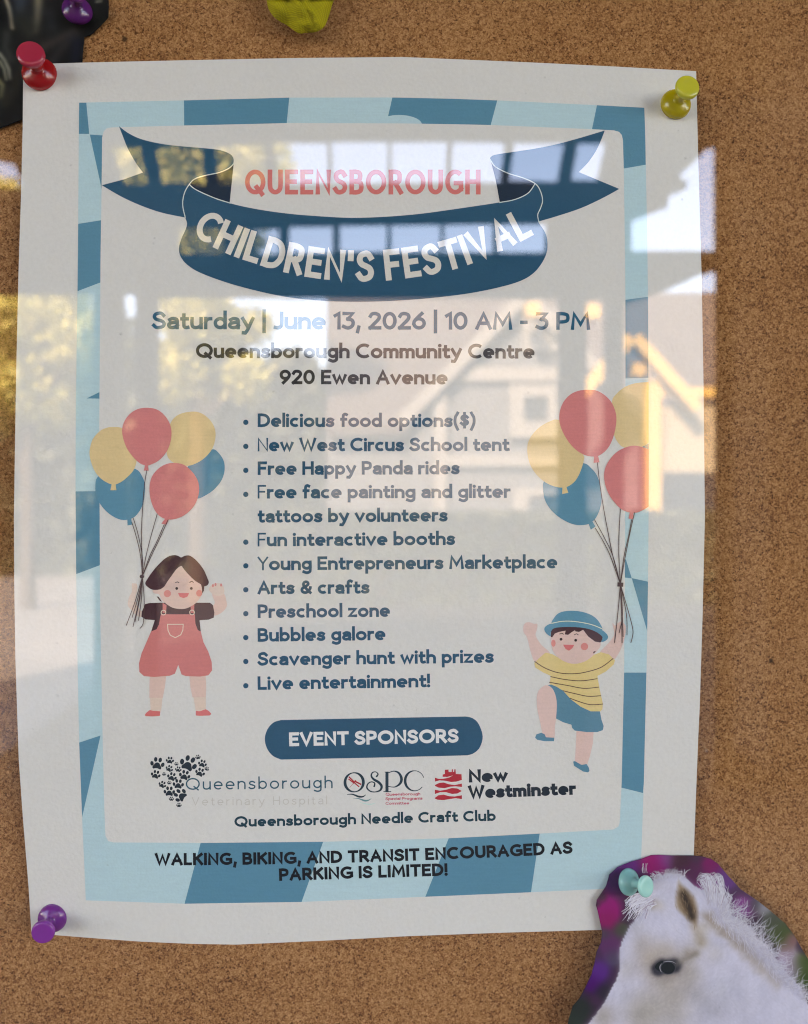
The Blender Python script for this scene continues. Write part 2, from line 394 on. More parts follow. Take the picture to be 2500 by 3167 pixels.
# covered walk: ceiling over the board and a dark screen with two rows of lights along its outer edge
SY = 4.0
up = far(854, 40, SY).z
cv = [(-2.6, -SY + 1.25, up - .02), (2.5, -SY + 1.25, up - .02), (2.5, -SY - .5, up), (-2.6, -SY - .5, up)]
cv = cv + [(x, y, z + .16) for x, y, z in cv]
c = link_mesh('canopy_roof', cv, [[0, 1, 2, 3], [7, 6, 5, 4], [0, 4, 5, 1], [1, 5, 6, 2], [2, 6, 7, 3], [3, 7, 4, 0]], M_CEIL)
bm = bmesh.new(); bm.from_mesh(c.data); bmesh.ops.recalc_face_normals(bm, faces=bm.faces[:]); bm.to_mesh(c.data); bm.free(); setorigin(c); tag(c, 'flat dark canopy roof resting on the timber screen', 'canopy')
k = 1708 / 2500
def S(*pts): return [(x * k, y * k) for x, y in pts]
row1 = [((345, 450), (430, 450), (455, 570), (383, 570)), ((479, 450), (624, 450), (634, 569), (501, 565)), ((663, 450), (817, 442), (821, 569), (680, 569)), ((845, 437), (1011.6, 437), (1016.6, 566), (860, 569)),
        ((1025, 434.5), (1199.5, 434.5), (1199.5, 566), (1030, 566)), ((1212, 434.5), (1383.7, 434.5), (1378.7, 564), (1212, 564)), ((1401, 434.5), (1562.8, 437), (1548, 564), (1394, 564)), ((1593, 437), (1747, 439.5), (1724.6, 561.5), (1575, 559)), ((1789, 439.5), (1876, 439.5), (1846.5, 559), (1768, 556))]
row2 = [((545, 703), (690, 703), (690, 785), (560, 785)), ((725, 703), (770, 703), (770, 785), (725, 785)), ((788, 706), (862, 706), (862, 786), (788, 786)), ((894, 699), (1030, 697), (1030, 783), (894, 783)), ((1051, 695), (1198, 694), (1196, 779), (1051, 779)), ((1210, 694), (1363, 692), (1363, 780), (1210, 780)), ((1374, 692), (1528, 690), (1526, 781), (1374, 781)), ((1542, 690), (1690, 690), (1688, 781), (1542, 781))]
right = [(2213, 452), (2213, 776), (1954, 776), (1953, 690), (1962, 679), (2004, 662), (2065, 639), (2072, 601), (2124, 583), (2126, 559), (2105, 550), (2107, 536), (2150, 498), (2187, 458)]
left = [(-120, 480), (-60, 480), (40, 505), (62, 545), (66, 585), (-120, 585)]
screen_out = [(-160, 30), (1830, 30), (1830, 2600), (1514, 2600), (1514, 572), (1480, 580), (1425, 606), (1372, 626), (1320, 640), (1318, 2600), (1278, 2600), (1278, 632), (1240, 632), (1240, 2600), (1180, 2600), (1180, 630),
              (335, 628), (335, 2600), (286, 2600), (286, 622), (262, 622), (262, 2600), (200, 2600), (196, 622), (-90, 622), (-90, 2600), (-160, 2600)]
base_px = 1082 + 1650 * 1.5 / (SY + .19)
screen_out = [(x, base_px if y == 2600 else y) for x, y in screen_out]
scr = extrude('timber_screen', screen_out, SY, .02, M_TIMBER, holes=[S(*h) for h in row1 + row2] + [S(*right), S(*left)])
tag(scr, 'dark timber screen with two rows of square lights, mirrored in the glass', 'screen')
col_ = boxes('wall_pier', [pxbox(1625, -60, 1720, base_px - 40, 3.6, .4)], M_POST); tag(col_, 'grey rendered pier beside the dark timber screen', 'pier')

# the house across the way
HY = 14.0
house = empty('house', (far(1110, 1082, HY).x, -HY, 0)); tag(house, 'grey-blue gabled house with white trim and red-brown roof, mirrored in the glass', 'house')
gz = 1082 + 1650 * 1.5 / (HY + .19)
extrude('wall', [(868, 880), (1110, 628), (1352, 880), (1352, gz), (868, gz)], HY, 5.5, M_SIDING, house)
def rake(name, a, b, wpx, Y, d, mat):
    dx, dy = b[0] - a[0], b[1] - a[1]; l = math.hypot(dx, dy); nx, ny = -dy / l * wpx / 2, dx / l * wpx / 2
    return extrude(name, [(a[0] + nx, a[1] + ny), (b[0] + nx, b[1] + ny), (b[0] - nx, b[1] - ny), (a[0] - nx, a[1] - ny)], Y, d, mat, house)
rake('gable_trim', (1110, 622), (846, 893), 27, HY - .25, .22, M_TRIM); rake('gable_trim', (1112, 622), (1374, 893), 27, HY - .25, .22, M_TRIM)
boxes('gable_panel', [pxbox(1104, 652, 1178, 742, HY - .08, .1)], M_TRIM, house)
boxes('trim_band', [pxbox(950, 774, 1290, 806, HY - .1, .12)], M_TRIM, house); boxes('trim_band', [pxbox(924, 961, 1300, 986, HY - .1, .12)], M_TRIM, house)
boxes('corner_board', [pxbox(918, 828, 945, 1150, HY - .13, .16)], M_TRIM, house)
wf = boxes('window', [pxbox(1078, 812, 1108, 925, HY - .12, .1), pxbox(1158, 812, 1240, 925, HY - .12, .1), pxbox(1108, 812, 1158, 838, HY - .12, .1), pxbox(1108, 890, 1158, 925, HY - .12, .1)], M_TRIM, house)
boxes('pane', [pxbox(1108, 838, 1158, 890, HY - .06, .05)], M_PANE, wf)
wf = boxes('window', [pxbox(1086, 1032, 1118, 1128, HY - .12, .1), pxbox(1118, 1032, 1240, 1048, HY - .12, .1), pxbox(1118, 1080, 1150, 1092, HY - .12, .1)], M_TRIM, house)
boxes('pane', [pxbox(1118, 1048, 1240, 1080, HY - .06, .05)], M_PANE, wf)
r0, r1, r2, r3 = far(690, 900, HY + .2), far(1600, 900, HY + .2), far(1600, 616, HY + 3.4), far(690, 624, HY + 3.4)
rv = [tuple(p) for p in (r0, r1, r2, r3)]; rv += [(x, y, z - .18) for x, y, z in rv]
link_mesh('roof', rv, [[0, 1, 2, 3], [7, 6, 5, 4], [0, 4, 5, 1], [1, 5, 6, 2], [2, 6, 7, 3], [3, 7, 4, 0]], M_ROOF, house)
for wa, wb in ((690, 868), (1352, 1600)): boxes('wing_wall', [pxbox(wa, 905, wb, gz, HY + .5, 4)], M_SIDING, house)
rake('porch_rake', (1345, 712), (1478, 862), 24, HY - 1.3, .3, M_SUNTRIM); rake('porch_rake', (1335, 712), (1205, 862), 24, HY - 1.3, .3, M_SUNTRIM)
boxes('porch_post', [pxbox(1370, 803, 1398, 1090, HY - 1.1, .22)], M_SUNTRIM, house)
boxes('porch_bracket', [pxbox(1338, 766, 1368, 794, HY - 1.15, .2)], M_SUNTRIM, house)
boxes('porch_beam', [pxbox(1398, 818, 1560, 838, HY - 1.05, .2)], M_SUNTRIM, house)
boxes('porch_front', [pxbox(1399, 850, 1560, 998, HY - .9, .15)], M_CREAM, house)
for x, y in ((1128, 652), (1254, 655)):
    boxes('eave_bracket', [pxbox(x - 14, y - 14, x + 14, y + 16, HY - .7, .3)], M_SUNTRIM, house)

# sunlit trees to the left
bark = flat_mat('bark', (.09, .065, .045), .9, .1, noise=(12, .3))
LEAF = []
for i, c_ in enumerate(((.56, .53, .14), (.42, .43, .11), (.66, .61, .19))):
    m, nt, b = new_mat('leaf_%s' % 'abc'[i]); b.inputs['Base Color'].default_value = (*c_, 1); b.inputs['Roughness'].default_value = .6
    b.inputs['Transmission Weight'].default_value = 0.0; b.inputs['Subsurface Weight'].default_value = 0.0
    LEAF.append(m)
def tree(label, x, y, h, blobs, n, leaf, rnd):
    rr = random.Random(rnd); root = empty('tree', (x, y, 0)); tag(root, label, 'tree', 'trees across the road')
    v = []; f = []
    def limb(a, b, r0, r1):
        k0 = len(v); d = (b - a).normalized(); s = d.orthogonal().normalized(); t = d.cross(s)
        for p, r in ((a, r0), (b, r1)):
            for i in range(7):
                an = 2 * math.pi * i / 7; v.append(tuple(p + s * math.cos(an) * r + t * math.sin(an) * r))
        for i in range(7): f.append([k0 + i, k0 + (i + 1) % 7, k0 + 7 + (i + 1) % 7, k0 + 7 + i])
    top = Vector((x, y, h * .55)); limb(Vector((x, y, 0)), top, h * .022, h * .014)
    for (bx, by, bz, r) in blobs: limb(Vector((x, y, h * (.3 + .2 * rr.random()))), Vector((x + bx, y + by, bz)), h * .009, h * .003)
    link_mesh('trunk', v, f, bark, root, smooth=True)
    v = []; f = []; fm = []
    tot = sum(b[3] ** 2.2 for b in blobs)
    for (bx, by, bz, r) in blobs:
        for _ in range(int(n * r ** 2.2 / tot)):
            d = Vector((rr.gauss(0, 1), rr.gauss(0, 1), rr.gauss(0, 1))).normalized() * r * (rr.random() ** .45)
            if rr.random() < .12: d *= 1.25
            c = Vector((x + bx, y + by, bz)) + d
            a = Vector((rr.gauss(0, 1), rr.gauss(0, 1), rr.gauss(0, 1))).normalized(); s = a.orthogonal().normalized(); t = a.cross(s)
            w = leaf * (.6 + .8 * rr.random()); k0 = len(v)
            v += [tuple(c + s * w), tuple(c + t * w * .6), tuple(c - s * w), tuple(c - t * w * .6)]; f.append([k0, k0 + 1, k0 + 2, k0 + 3]); fm.append(min(2, int(rr.random() * 3)))
    link_mesh('crown', v, f, LEAF, root, fm)
def blob(px, py, Y, r, x, y): p = far(px, py, Y); return (p.x - x, p.y - y, p.z, r)
T1 = far(420, 1082, 13); x, y = T1.x, T1.y
tree('taller yellow-green tree in sun, left of the house, mirrored in the glass', x, y, 8.5, [blob(260, 330, 13, .8, x, y), blob(380, 335, 13, 1.0, x, y), blob(520, 345, 12.6, .8, x, y), blob(330, 430, 13, .9, x, y), blob(440, 470, 13.2, 1.0, x, y), blob(400, 650, 12.7, .62, x, y), blob(455, 690, 13, .5, x, y), blob(380, 780, 13, .6, x, y), blob(520, 800, 13, .42, x, y), blob(540, 690, 13.4, .35, x, y)], 24000, .06, 3)
T2 = far(60, 1082, 12); x, y = T2.x, T2.y
tree('lower bushy yellow-green tree at the far left, mirrored in the glass', x, y, 5.5, [blob(20, 690, 12, .6, x, y), blob(110, 660, 12, .6, x, y), blob(60, 740, 12.4, .75, x, y), blob(160, 720, 12, .5, x, y), blob(-50, 690, 12.2, .7, x, y), blob(90, 850, 12.3, .5, x, y), blob(10, 830, 12, .6, x, y), blob(25, 425, 12.6, .3, x, y), blob(-60, 440, 12.6, .7, x, y)], 26000, .06, 5)
LEAF = [flat_mat('dark_leaf_%s' % n, c_, .6, .2) for n, c_ in (('a', (.062, .075, .04)), ('b', (.09, .10, .06)), ('c', (.045, .055, .032)))]
for i, (cx, top, wd, lab) in enumerate(((-70, 640, 330, 'dark evergreen behind the bushy yellow-green tree, mirrored in the glass'), (210, 660, 300, 'dark evergreen between the two yellow-green trees, mirrored in the glass'), (450, 665, 250, 'dark evergreen behind the taller yellow-green tree, mirrored in the glass'), (620, 745, 170, 'low dark evergreen beside the left wall of the house, mirrored in the glass'))):
    YY = 19 + i * .6; T = far(cx, 1082, YY); x, y = T.x, T.y; sc = (YY + .19) / 1650
    zt = far(cx, top, YY).z; r = wd * sc / 2
    bl = [(0, 0, zt - r * .55, r * .62), (-r * .45, .2, zt - r * 1.1, r * .62), (r * .45, -.2, zt - r * 1.15, r * .62)]
    z = zt - r * 1.8
    while z > .2: bl += [(-r * .5, 0, z, r * .62), (r * .5, .1, z - .2, r * .62), (0, .3, z - .1, r * .62)]; z -= r * .75
    tree(lab, x, y, zt, bl, 5200, .24, 20 + i)
def hedge(label, px0, px1, top, Y, depth, rnd):
    rr = random.Random(rnd); a, b = far(px0, top, Y), far(px1, top, Y); root = empty('hedge', ((a.x + b.x) / 2, -Y - depth / 2, 0)); tag(root, label, 'hedge')
    boxes('stems', [((a.x + .1, -Y - depth + .1, 0), (b.x - .1, -Y - .1, a.z - .15))], bark, root)
    v = []; f = []; fm = []
    for _ in range(7000):
        px_, py_, pz_ = rr.uniform(a.x, b.x), -Y - rr.random() * depth, rr.uniform(0, a.z)
        q = rr.random()
        if q < .55: py_ = -Y - rr.random() * .12
        elif q < .85: pz_ = a.z - rr.random() * .12
        c = Vector((px_, py_, pz_)); n_ = Vector((rr.gauss(0, 1), rr.gauss(0, 1), rr.gauss(0, 1))).normalized(); s_ = n_.orthogonal().normalized(); t_ = n_.cross(s_); w = .1 * (.6 + .8 * rr.random()); k0 = len(v)
        v += [tuple(c + s_ * w), tuple(c + t_ * w * .6), tuple(c - s_ * w), tuple(c - t_ * w * .6)]; f.append([k0, k0 + 1, k0 + 2, k0 + 3]); fm.append(rr.randrange(3))
    link_mesh('foliage', v, f, LEAF, root, fm)
hedge('clipped dark hedge in front of the gabled house, mirrored in the glass', 560, 1640, 1085, 12.2, .9, 31)
# pale ground patch at the left, added to brighten the mirrored ground like sunlight
def gp_(px, py):
    d = ray(px * 2500 / 1708, py * 2500 / 1708); d.y = -d.y; C2 = Vector((CAM.x, 2 * GLASS_Y - CAM.y, CAM.z)); t = (.004 - C2.z) / d.z; return C2 + d * t
dv = [gp_(*q) for q in ((215, 1180), (225, 1300), (200, 1450), (110, 1520), (-60, 1640), (-300, 1640), (-300, 1180))]
dr = link_mesh('pale_ground_patch', [tuple(q) for q in dv], [list(range(len(dv)))], flat_mat('pale_concrete', (.17, .17, .17), .9, .2, noise=(.9, .45))); tag(dr, kind='structure')
if dr.data.polygons[0].normal.z < 0: dr.data.flip_normals()

# ================================================================== POSTER
poster = empty('poster', plane_pt(1200, 2900, 0.0))
tag(poster, 'white festival poster with pale blue border, pinned at its corners to the cork', 'poster')

paper_mat, nt, b = new_mat('bond_paper')
b.inputs['Roughness'].default_value = 0.65; b.inputs['Specular IOR Level'].default_value = 0.2
tc = nt.nodes.new('ShaderNodeTexCoord'); n = nt.nodes.new('ShaderNodeTexNoise'); n.inputs['Scale'].default_value = 900; n.inputs['Detail'].default_value = 5
nt.links.new(tc.outputs['Object'], n.inputs['Vector'])
rp = nt.nodes.new('ShaderNodeValToRGB'); rp.color_ramp.elements[0].position = 0.3; rp.color_ramp.elements[1].position = 0.7
rp.color_ramp.elements[0].color = (.785, .765, .74, 1); rp.color_ramp.elements[1].color = (.825, .805, .78, 1)
nt.links.new(n.outputs['Fac'], rp.inputs['Fac']); nt.links.new(rp.outputs['Color'], b.inputs['Base Color'])
bp = nt.nodes.new('ShaderNodeBump'); bp.inputs['Strength'].default_value = 0.5; bp.inputs['Distance'].default_value = 0.0003
nt.links.new(n.outputs['Fac'], bp.inputs['Height']); nt.links.new(bp.outputs['Normal'], b.inputs['Normal'])

paper_px = [(72, 199), (156, 196), (256, 193), (560, 186), (900, 179), (1244, 175.6), (1634, 192), (1900, 205), (2154, 219.5),
            (2157, 350), (2161, 512), (2170.7, 844), (2177, 1200), (2181, 1600), (2174, 1900), (2165, 2185), (2159.7, 2300), (2146.5, 2644), (2138, 2869),
            (2000, 2872), (1857, 2876.7), (1560, 2885), (1250, 2896.5), (1000, 2910), (732, 2922), (600, 2920), (439, 2913), (300, 2903), (175.6, 2893), (97, 2885.5),
            (88, 2739), (70, 2520), (58, 2350), (47.6, 2039), (44, 1800), (43, 1600), (46, 1400), (50, 1150), (57, 850), (65, 600), (70, 400)]
pr = Print(lambda x, y, l: on_paper(x, y, 0)); pr.poly(paper_px, 0, paper_mat, grid=45)
paper = pr.build('paper_sheet', poster)
for p in paper.data.polygons: p.use_smooth = True
_b = {}
for p in paper.data.polygons:
    for e in p.edge_keys: _b[e] = _b.get(e, 0) + 1
for e in paper.data.edges: e.use_edge_sharp = _b.get(tuple(sorted(e.vertices)), 0) == 1
sol = paper.modifiers.new('thickness', 'SOLIDIFY'); sol.thickness = 0.00012; sol.offset = -1

I_LIGHT = ink('pale_blue', (138, 166, 175)); I_DARK = ink('mid_blue', (56, 108, 130)); I_PANEL = ink('panel_white', (170, 167, 164))
I_TEAL = ink('ribbon_teal', (14, 64, 88)); I_FOLD = ink('fold_navy', (8, 30, 48)); I_LINE = ink('line_white', (160, 172, 172))
I_SALMON = ink('salmon', (180, 94, 92)); I_BODY = ink('text_teal', (0, 62, 86)); I_DATE = ink('date_teal', (4, 72, 96)); I_BLACK = ink('text_black', (34, 34, 38))
I_PINK = ink('balloon_pink', (174, 102, 103)); I_YEL = ink('balloon_yellow', (186, 156, 118)); I_BLUE = ink('balloon_blue', (60, 112, 134))
I_STRING = ink('string_brown', (72, 56, 58)); I_HAIR = ink('hair_brown', (58, 34, 40)); I_SKIN = ink('skin', (184, 152, 145)); I_PALE = ink('pale_skin', (178, 160, 152))
I_OVER = ink('overall_red', (170, 98, 97)); I_SOCK = ink('sock', (178, 160, 150)); I_CHEEK = ink('cheek', (196, 110, 106)); I_MOUTH = ink('mouth', (190, 92, 94)); I_EYE = ink('eye_dark', (48, 36, 38))
I_SHOE = ink('shoe_red', (178, 92, 92)); I_RIM = ink('button_rim', (206, 162, 150)); I_HAT = ink('hat_blue', (60, 114, 136)); I_BAND = ink('hat_band', (196, 196, 158))
I_SHIRT = ink('shirt_yellow', (188, 158, 110)); I_STRIPE = ink('stripe_brown', (74, 46, 42)); I_SHORT = ink('shorts_blue', (60, 106, 126)); I_BSKIN = ink('boy_skin', (186, 152, 148))
I_BTN = ink('button_text', (190, 192, 194)); I_WHITE = ink('title_white', (172, 170, 166)); I_NAVY = ink('logo_navy', (24, 44, 56)); I_LOGO = ink('logo_teal', (24, 68, 84)); I_GHOST = ink('ghost_grey', (156, 154, 151))
I_RED = ink('emblem_red', (150, 34, 44)); I_SMALLRED = ink('small_red', (164, 72, 88)); I_WAVE1 = ink('wave_green', (70, 112, 116)); I_WAVE2 = ink('wave_pale', (142, 172, 170)); I_FOOT = ink('footer_black', (0, 8, 14))
I_NW = ink('city_black', (22, 32, 42)); I_CLUB = ink('club_teal', (8, 46, 58)); I_PAW = ink('paw_black', (18, 30, 40))

# ---- border with its checks
outer = [(245, 317), (569, 310), (895, 301.5), (1200, 301), (1400, 305), (1538.5, 310), (1847, 325), (1993.4, 332.7), (1996, 400), (2001, 660), (2005, 915), (2007, 1300), (2007, 1464), (2006, 1700), (2004, 1860), (2000, 2080), (1992, 2420), (1984, 2644), (1980, 2744),
         (1857, 2750), (1643, 2760), (1316, 2774), (933, 2790), (571, 2795.5), (265.6, 2785), (254, 2528), (245, 2297), (241, 2100), (235.7, 1775), (233.8, 1519.6), (235, 1232), (239.8, 900), (241.8, 692), (244, 413)]
pr = Print(); pr.poly(outer, 1, I_LIGHT)
for q in ([(245, 317), (267, 317), (276, 413.5), (244, 413.5)], [(278, 415.5), (340, 420), (340, 602), (316, 600), (312, 572)], [(569, 310), (895, 301.5), (885, 400), (570, 400)],
          [(1214, 301), (1400, 305), (1538.5, 310), (1514, 402), (1191, 402)], [(1847, 325), (1993.4, 332.7), (1996, 400), (1998, 509), (1910, 524), (1900, 420), (1829, 412)],
          [(1915, 930), (2005, 917.5), (2006, 1168), (1915, 1171)], [(1925, 1715), (1937.5, 1733), (1954.7, 1789), (1925, 1785)], [(1954.7, 1788), (2005, 1799), (2002.5, 1952)],
          [(1915, 2080.5), (2000, 2080.5), (1992, 2420), (1989.5, 2453), (1910, 2433)], [(241.8, 692), (330, 678), (330, 866), (239.8, 900)], [(268, 1232), (325, 1204), (325, 1233)],
          [(233.8, 1519.6), (325, 1519), (325, 1742), (235.7, 1775.6)], [(245, 2297), (311, 2275), (254, 2528)], [(624, 2595), (1003, 2595), (933, 2790), (571, 2795.5)], [(1389.5, 2590), (1671, 2570), (1643, 2760), (1316, 2774)]):
    pr.poly(q, 2, I_DARK)
pr.poly(ell(1235, 386, 71, 31, 36), 2.4, I_LIGHT)
pr.build('printed_border', poster)
panel = [(345, 393.5), (569, 387.6), (895, 380), (1235, 381), (1400, 383.5), (1517, 386), (1832, 399), (1898, 402.5), (1915, 407), (1924, 417), (1927.5, 434), (1930, 520), (1933, 720), (1935, 926), (1935.5, 1300), (1934, 1700), (1931, 2080), (1923.5, 2420), (1917.5, 2545), (1913, 2557), (1898, 2566),
         (1671, 2578.5), (1389, 2593), (1000, 2604), (624, 2607.5), (351, 2606), (335, 2602), (326, 2585), (323, 2510), (317, 2268), (310, 1900), (308.7, 1700), (307, 1316), (311, 800), (315, 520), (316, 425), (321, 405), (331, 396)]
pr = Print(); pr.poly(panel, 3, paper_mat); pr.build('printed_panel', poster)

# ---- ribbon banner
ZL = zz(300, 340, 2.0094); ZR = zz(1100, 340, 2.0094)
pr = Print()
pr.poly(cr_open(ZL((137, 100), (190, 140), (260, 175), (350, 200), (450, 217), (560, 228), (680, 238), (770, 250), (830, 275), (850, 308), (840, 345), (800, 375), (700, 400), (625, 420), (575, 460), (542, 515), (532, 590), (548, 668)), 4)
        + cr_open(ZL((548, 668), (400, 637), (270, 592), (150, 537), (30, 467)), 4) + ZL((170, 430), (286, 388)) + cr_open(ZL((286, 388), (240, 325), (190, 235), (160, 160), (137, 100)), 4), 5, I_TEAL)
pr.poly(ZR((1550, 127)) + cr_open(ZR((1550, 127), (1310, 197), (1150, 233), (1000, 257), (880, 275), (845, 288), (838, 308), (860, 350), (950, 393), (1040, 420), (1118, 456), (1150, 500), (1163, 560), (1150, 610), (1133, 650), (1140, 692)), 4)
        + cr_open(ZR((1140, 692), (1250, 660), (1400, 610), (1530, 550), (1640, 490)), 4) + ZR((1388, 385)) + cr_open(ZR((1388, 385), (1450, 320), (1505, 235), (1550, 127)), 4), 5, I_TEAL)
pr.poly(cr_open(ZL((575, 460), (610, 427), (680, 405), (760, 388), (820, 362), (850, 335)), 4) + cr_open(ZL((850, 335), (838, 450), (825, 578)), 3) + cr_open(ZL((825, 578), (740, 550), (650, 512), (595, 482), (575, 460)), 4), 6, I_FOLD)
pr.poly(cr_open(ZR((838, 305), (870, 430), (897, 574)), 3) + cr_open(ZR((897, 574), (990, 557), (1070, 517), (1116, 458)), 4) + cr_open(ZR((1116, 458), (1040, 423), (930, 385), (870, 352), (838, 305)), 4), 6, I_FOLD)
pr.poly(cr_open(ZL((575, 460), (620, 497), (700, 535), (830, 580), (1000, 617), (1200, 645), (1400, 661), (1592, 670)) + ZR((200, 662), (400, 645), (600, 618), (900, 573), (1020, 545), (1085, 508), (1116, 458)), 4)
        + cr_open(ZR((1116, 458), (1148, 500), (1163, 560), (1150, 610), (1133, 650), (1140, 700), (1170, 745), (1190, 795), (1192, 870), (1165, 940), (1110, 1010), (1030, 1060), (900, 1100), (700, 1140), (450, 1170), (200, 1187)) + ZL((1592, 1191), (1400, 1185), (1200, 1165), (1000, 1125), (800, 1070), (640, 1010), (560, 960), (520, 910), (510, 860), (525, 800), (550, 745), (560, 705), (548, 665), (535, 600), (540, 525), (575, 460)), 4), 7, I_TEAL)
for l in (ZL((850, 333), (820, 362), (760, 388), (680, 405), (610, 427), (575, 460), (543, 518), (533, 590), (549, 668)), ZL((575, 462), (600, 485), (650, 512), (740, 550), (828, 578)),
          ZR((838, 308), (870, 352), (950, 393), (1040, 421), (1116, 456), (1148, 500), (1163, 560), (1150, 610), (1133, 650), (1140, 695)), ZR((1116, 458), (1072, 517), (990, 556), (897, 574))):
    pr.stroke(l, 3.0, 8, I_LINE, smooth=True)
pr.build('printed_ribbon', poster)

def line_part(name, *args, label=None, **kw):
    p = Print(); text(p, *args, **kw); return p.build(name, poster, label)
line_part('heading_text', 'QUEENSBOROUGH', [(758, 601), (1487, 601)], 77, .185, I_SALMON, 5, ls=1.3)
p = Print()
text(p, "CHILDREN'S FESTIVAL", [(592, 722), (622, 742), (660, 764), (700, 783), (740, 799), (790, 815), (835, 830), (880, 842), (960, 858), (1040, 867), (1137, 871), (1214, 866), (1284, 857), (1354, 846), (1416, 830), (1457, 816), (1502, 798), (1567, 768), (1610, 748), (1652, 726)], 96, .19, I_WHITE, 9, ls=1.5, sp=2.6)
p.build('ribbon_text', poster)
line_part('date_text', 'Saturday | June 13, 2026 | 10 AM - 3 PM', [(470.5, 1018), (1826, 1020)], 55, .195, I_DATE, 5)
line_part('venue_text', 'Queensborough Community Centre', [(606, 1107), (1654, 1109)], 46, .212, I_BLACK, 5)
line_part('address_text', '920 Ewen Avenue', [(865, 1188), (1385, 1189)], 45, .212, I_BLACK, 5)
LIST = [('Delicious food options($)', 1320.6, 1471.6, 1320.6, 1306, 0), ('New West Circus School tent', 1396, 1575.9, 1395, 1380.5, 1), ('Free Happy Panda rides', 1469, 1422, 1467, 1454.7, 0),
        ('Free face painting and glitter', 1542, 1579.6, 1540, 1529, 1), ('tattoos by volunteers', 1616.7, 1385, 1613, None, 0), ('Fun interactive booths', 1690, 1408, 1685.6, 1676.8, 1),
        ('Young Entrepreneurs Marketplace', 1764, 1724.6, 1758, 1750, 1), ('Arts & crafts', 1838, 1143.4, 1836, 1824, 0), ('Preschool zone', 1911.6, 1207, 1908, 1898, 0),
        ('Bubbles galore', 1985, 1193, 1980, 1972, 0), ('Scavenger hunt with prizes', 2059, 1527.7, 2050, 2046, 0), ('Live entertainment!', 2134, 1330.7, 2125.6, 2121, 0)]
for s, y0, x1, y1, by, thin in LIST:
    p = Print(); text(p, s, [(797.4, y0), (x1, y1)], 42, .212, I_BODY, 5, thin_first=bool(thin))
    if by: p.poly(ell(760.5, by, 8.2, n=18), 5, I_BODY, grid=1000)
    p.build('list_line', poster)

# ---- sponsor button
ZP = zz(800, 2180, 2.372)
p = Print()
p.poly(cr_open(ZP((165, 112), (850, 98), (1520, 86)), 3) + cr_open(ZP((1520, 86), (1570, 98), (1615, 140), (1645, 230), (1625, 310), (1580, 355), (1530, 371)), 4) + cr_open(ZP((1530, 371), (850, 388), (165, 402)), 3) + cr_open(ZP((165, 402), (105, 375), (62, 320), (46, 250), (65, 180), (110, 130), (165, 112)), 4), 5, I_TEAL)
btn = p.build('sponsor_button', poster)
p = Print(); text(p, 'EVENT SPONSORS', [(895, 2308.5), (1419, 2297)], 43, .23, I_BTN, 6, ls=.7); p.build('button_text', btn)

# ---- sponsors' marks
ZW = zz(450, 2320, 5.693)
p = Print()
def paw(cx, cy, r, rot):
    c, s = math.cos(R(rot)), math.sin(R(rot))
    def tr(pts): return ZW(*[(cx + x * r * c - y * r * s, cy + x * r * s + y * r * c) for x, y in pts])
    p.poly(tr([(0, -.22), (.28, -.12), (.5, .2), (.66, .5), (.52, .74), (.25, .66), (0, .62), (-.25, .66), (-.52, .74), (-.66, .5), (-.5, .2), (-.28, -.12)]), 5, I_PAW, smooth=True, n=2, grid=1000)
    for x, y, a in ((-.78, .02, -.3), (-.33, -.62, -.12), (.33, -.62, .12), (.78, .02, .3)):
        p.poly(tr(ell(x, y, .25, .35, 10, a)), 5, I_PAW, grid=1000)
for q in ((210, 245, 122, 8), (430, 185, 70, 5), (420, 330, 66, 25), (545, 247, 36, 0), (578, 343, 56, 10), (755, 245, 150, 22), (925, 127, 46, -10), (1003, 243, 76, 15), (1080, 332, 42, 30), (962, 398, 86, 20), (180, 437, 84, 15), (328, 425, 36, 0),
          (466, 475, 84, 18), (690, 450, 98, 15), (297, 612, 68, 25), (420, 578, 38, 0), (578, 605, 96, 5), (420, 735, 98, 2), (457, 862, 44, 0), (620, 800, 122, -55), (590, 972, 46, 0)): paw(*q)
clinic = p.build('clinic_logo', poster)
p = Print(); text(p, 'Queensborough', [(575, 2443.5), (1029, 2438)], 37, .115, I_LOGO, 6, ls=2.2); text(p, 'Veterinary Hospital', [(594, 2492), (1012, 2488)], 26, .10, I_GHOST, 6, ls=3.2); p.build('logo_text', clinic)

ZQ = zz(1030, 2340, 3.7956)
p = Print()
qs = [(250 + 108 * math.cos(a), 303 + 112 * math.sin(a)) for a in (2 * math.pi * i / 40 for i in range(40))]
p.stroke(ZQ(*qs), [(12 + 22 * abs(math.cos(2 * math.pi * i / 40 + .15)) ** 1.5) / 3.8 for i in range(40)], 5, I_NAVY, closed=True)
p.stroke(ZQ((168, 446), (230, 444), (300, 470), (350, 472), (386, 450)), [v / 3.8 for v in (5, 14, 22, 16, 5)], 5.4, I_NAVY, smooth=True)
p.stroke(ZQ((242, 490), (300, 494), (370, 518), (415, 514), (450, 495)), [v / 3.8 for v in (4, 10, 20, 14, 4)], 5.4, I_WAVE1, smooth=True)
p.stroke(ZQ((320, 540), (400, 558), (450, 560), (500, 545)), [v / 3.8 for v in (4, 10, 10, 3)], 5.4, I_WAVE2, smooth=True)
p.stroke(ZQ((515, 232), (530, 205), (500, 180), (462, 192), (452, 230), (480, 268), (540, 305), (572, 350), (556, 395), (500, 416), (440, 408), (400, 368), (412, 320), (452, 298), (490, 312), (486, 348)), [v / 3.8 for v in (20, 14, 11, 15, 20, 26, 30, 28, 22, 12, 14, 18, 14, 12, 15, 20)], 5, I_NAVY, smooth=True)
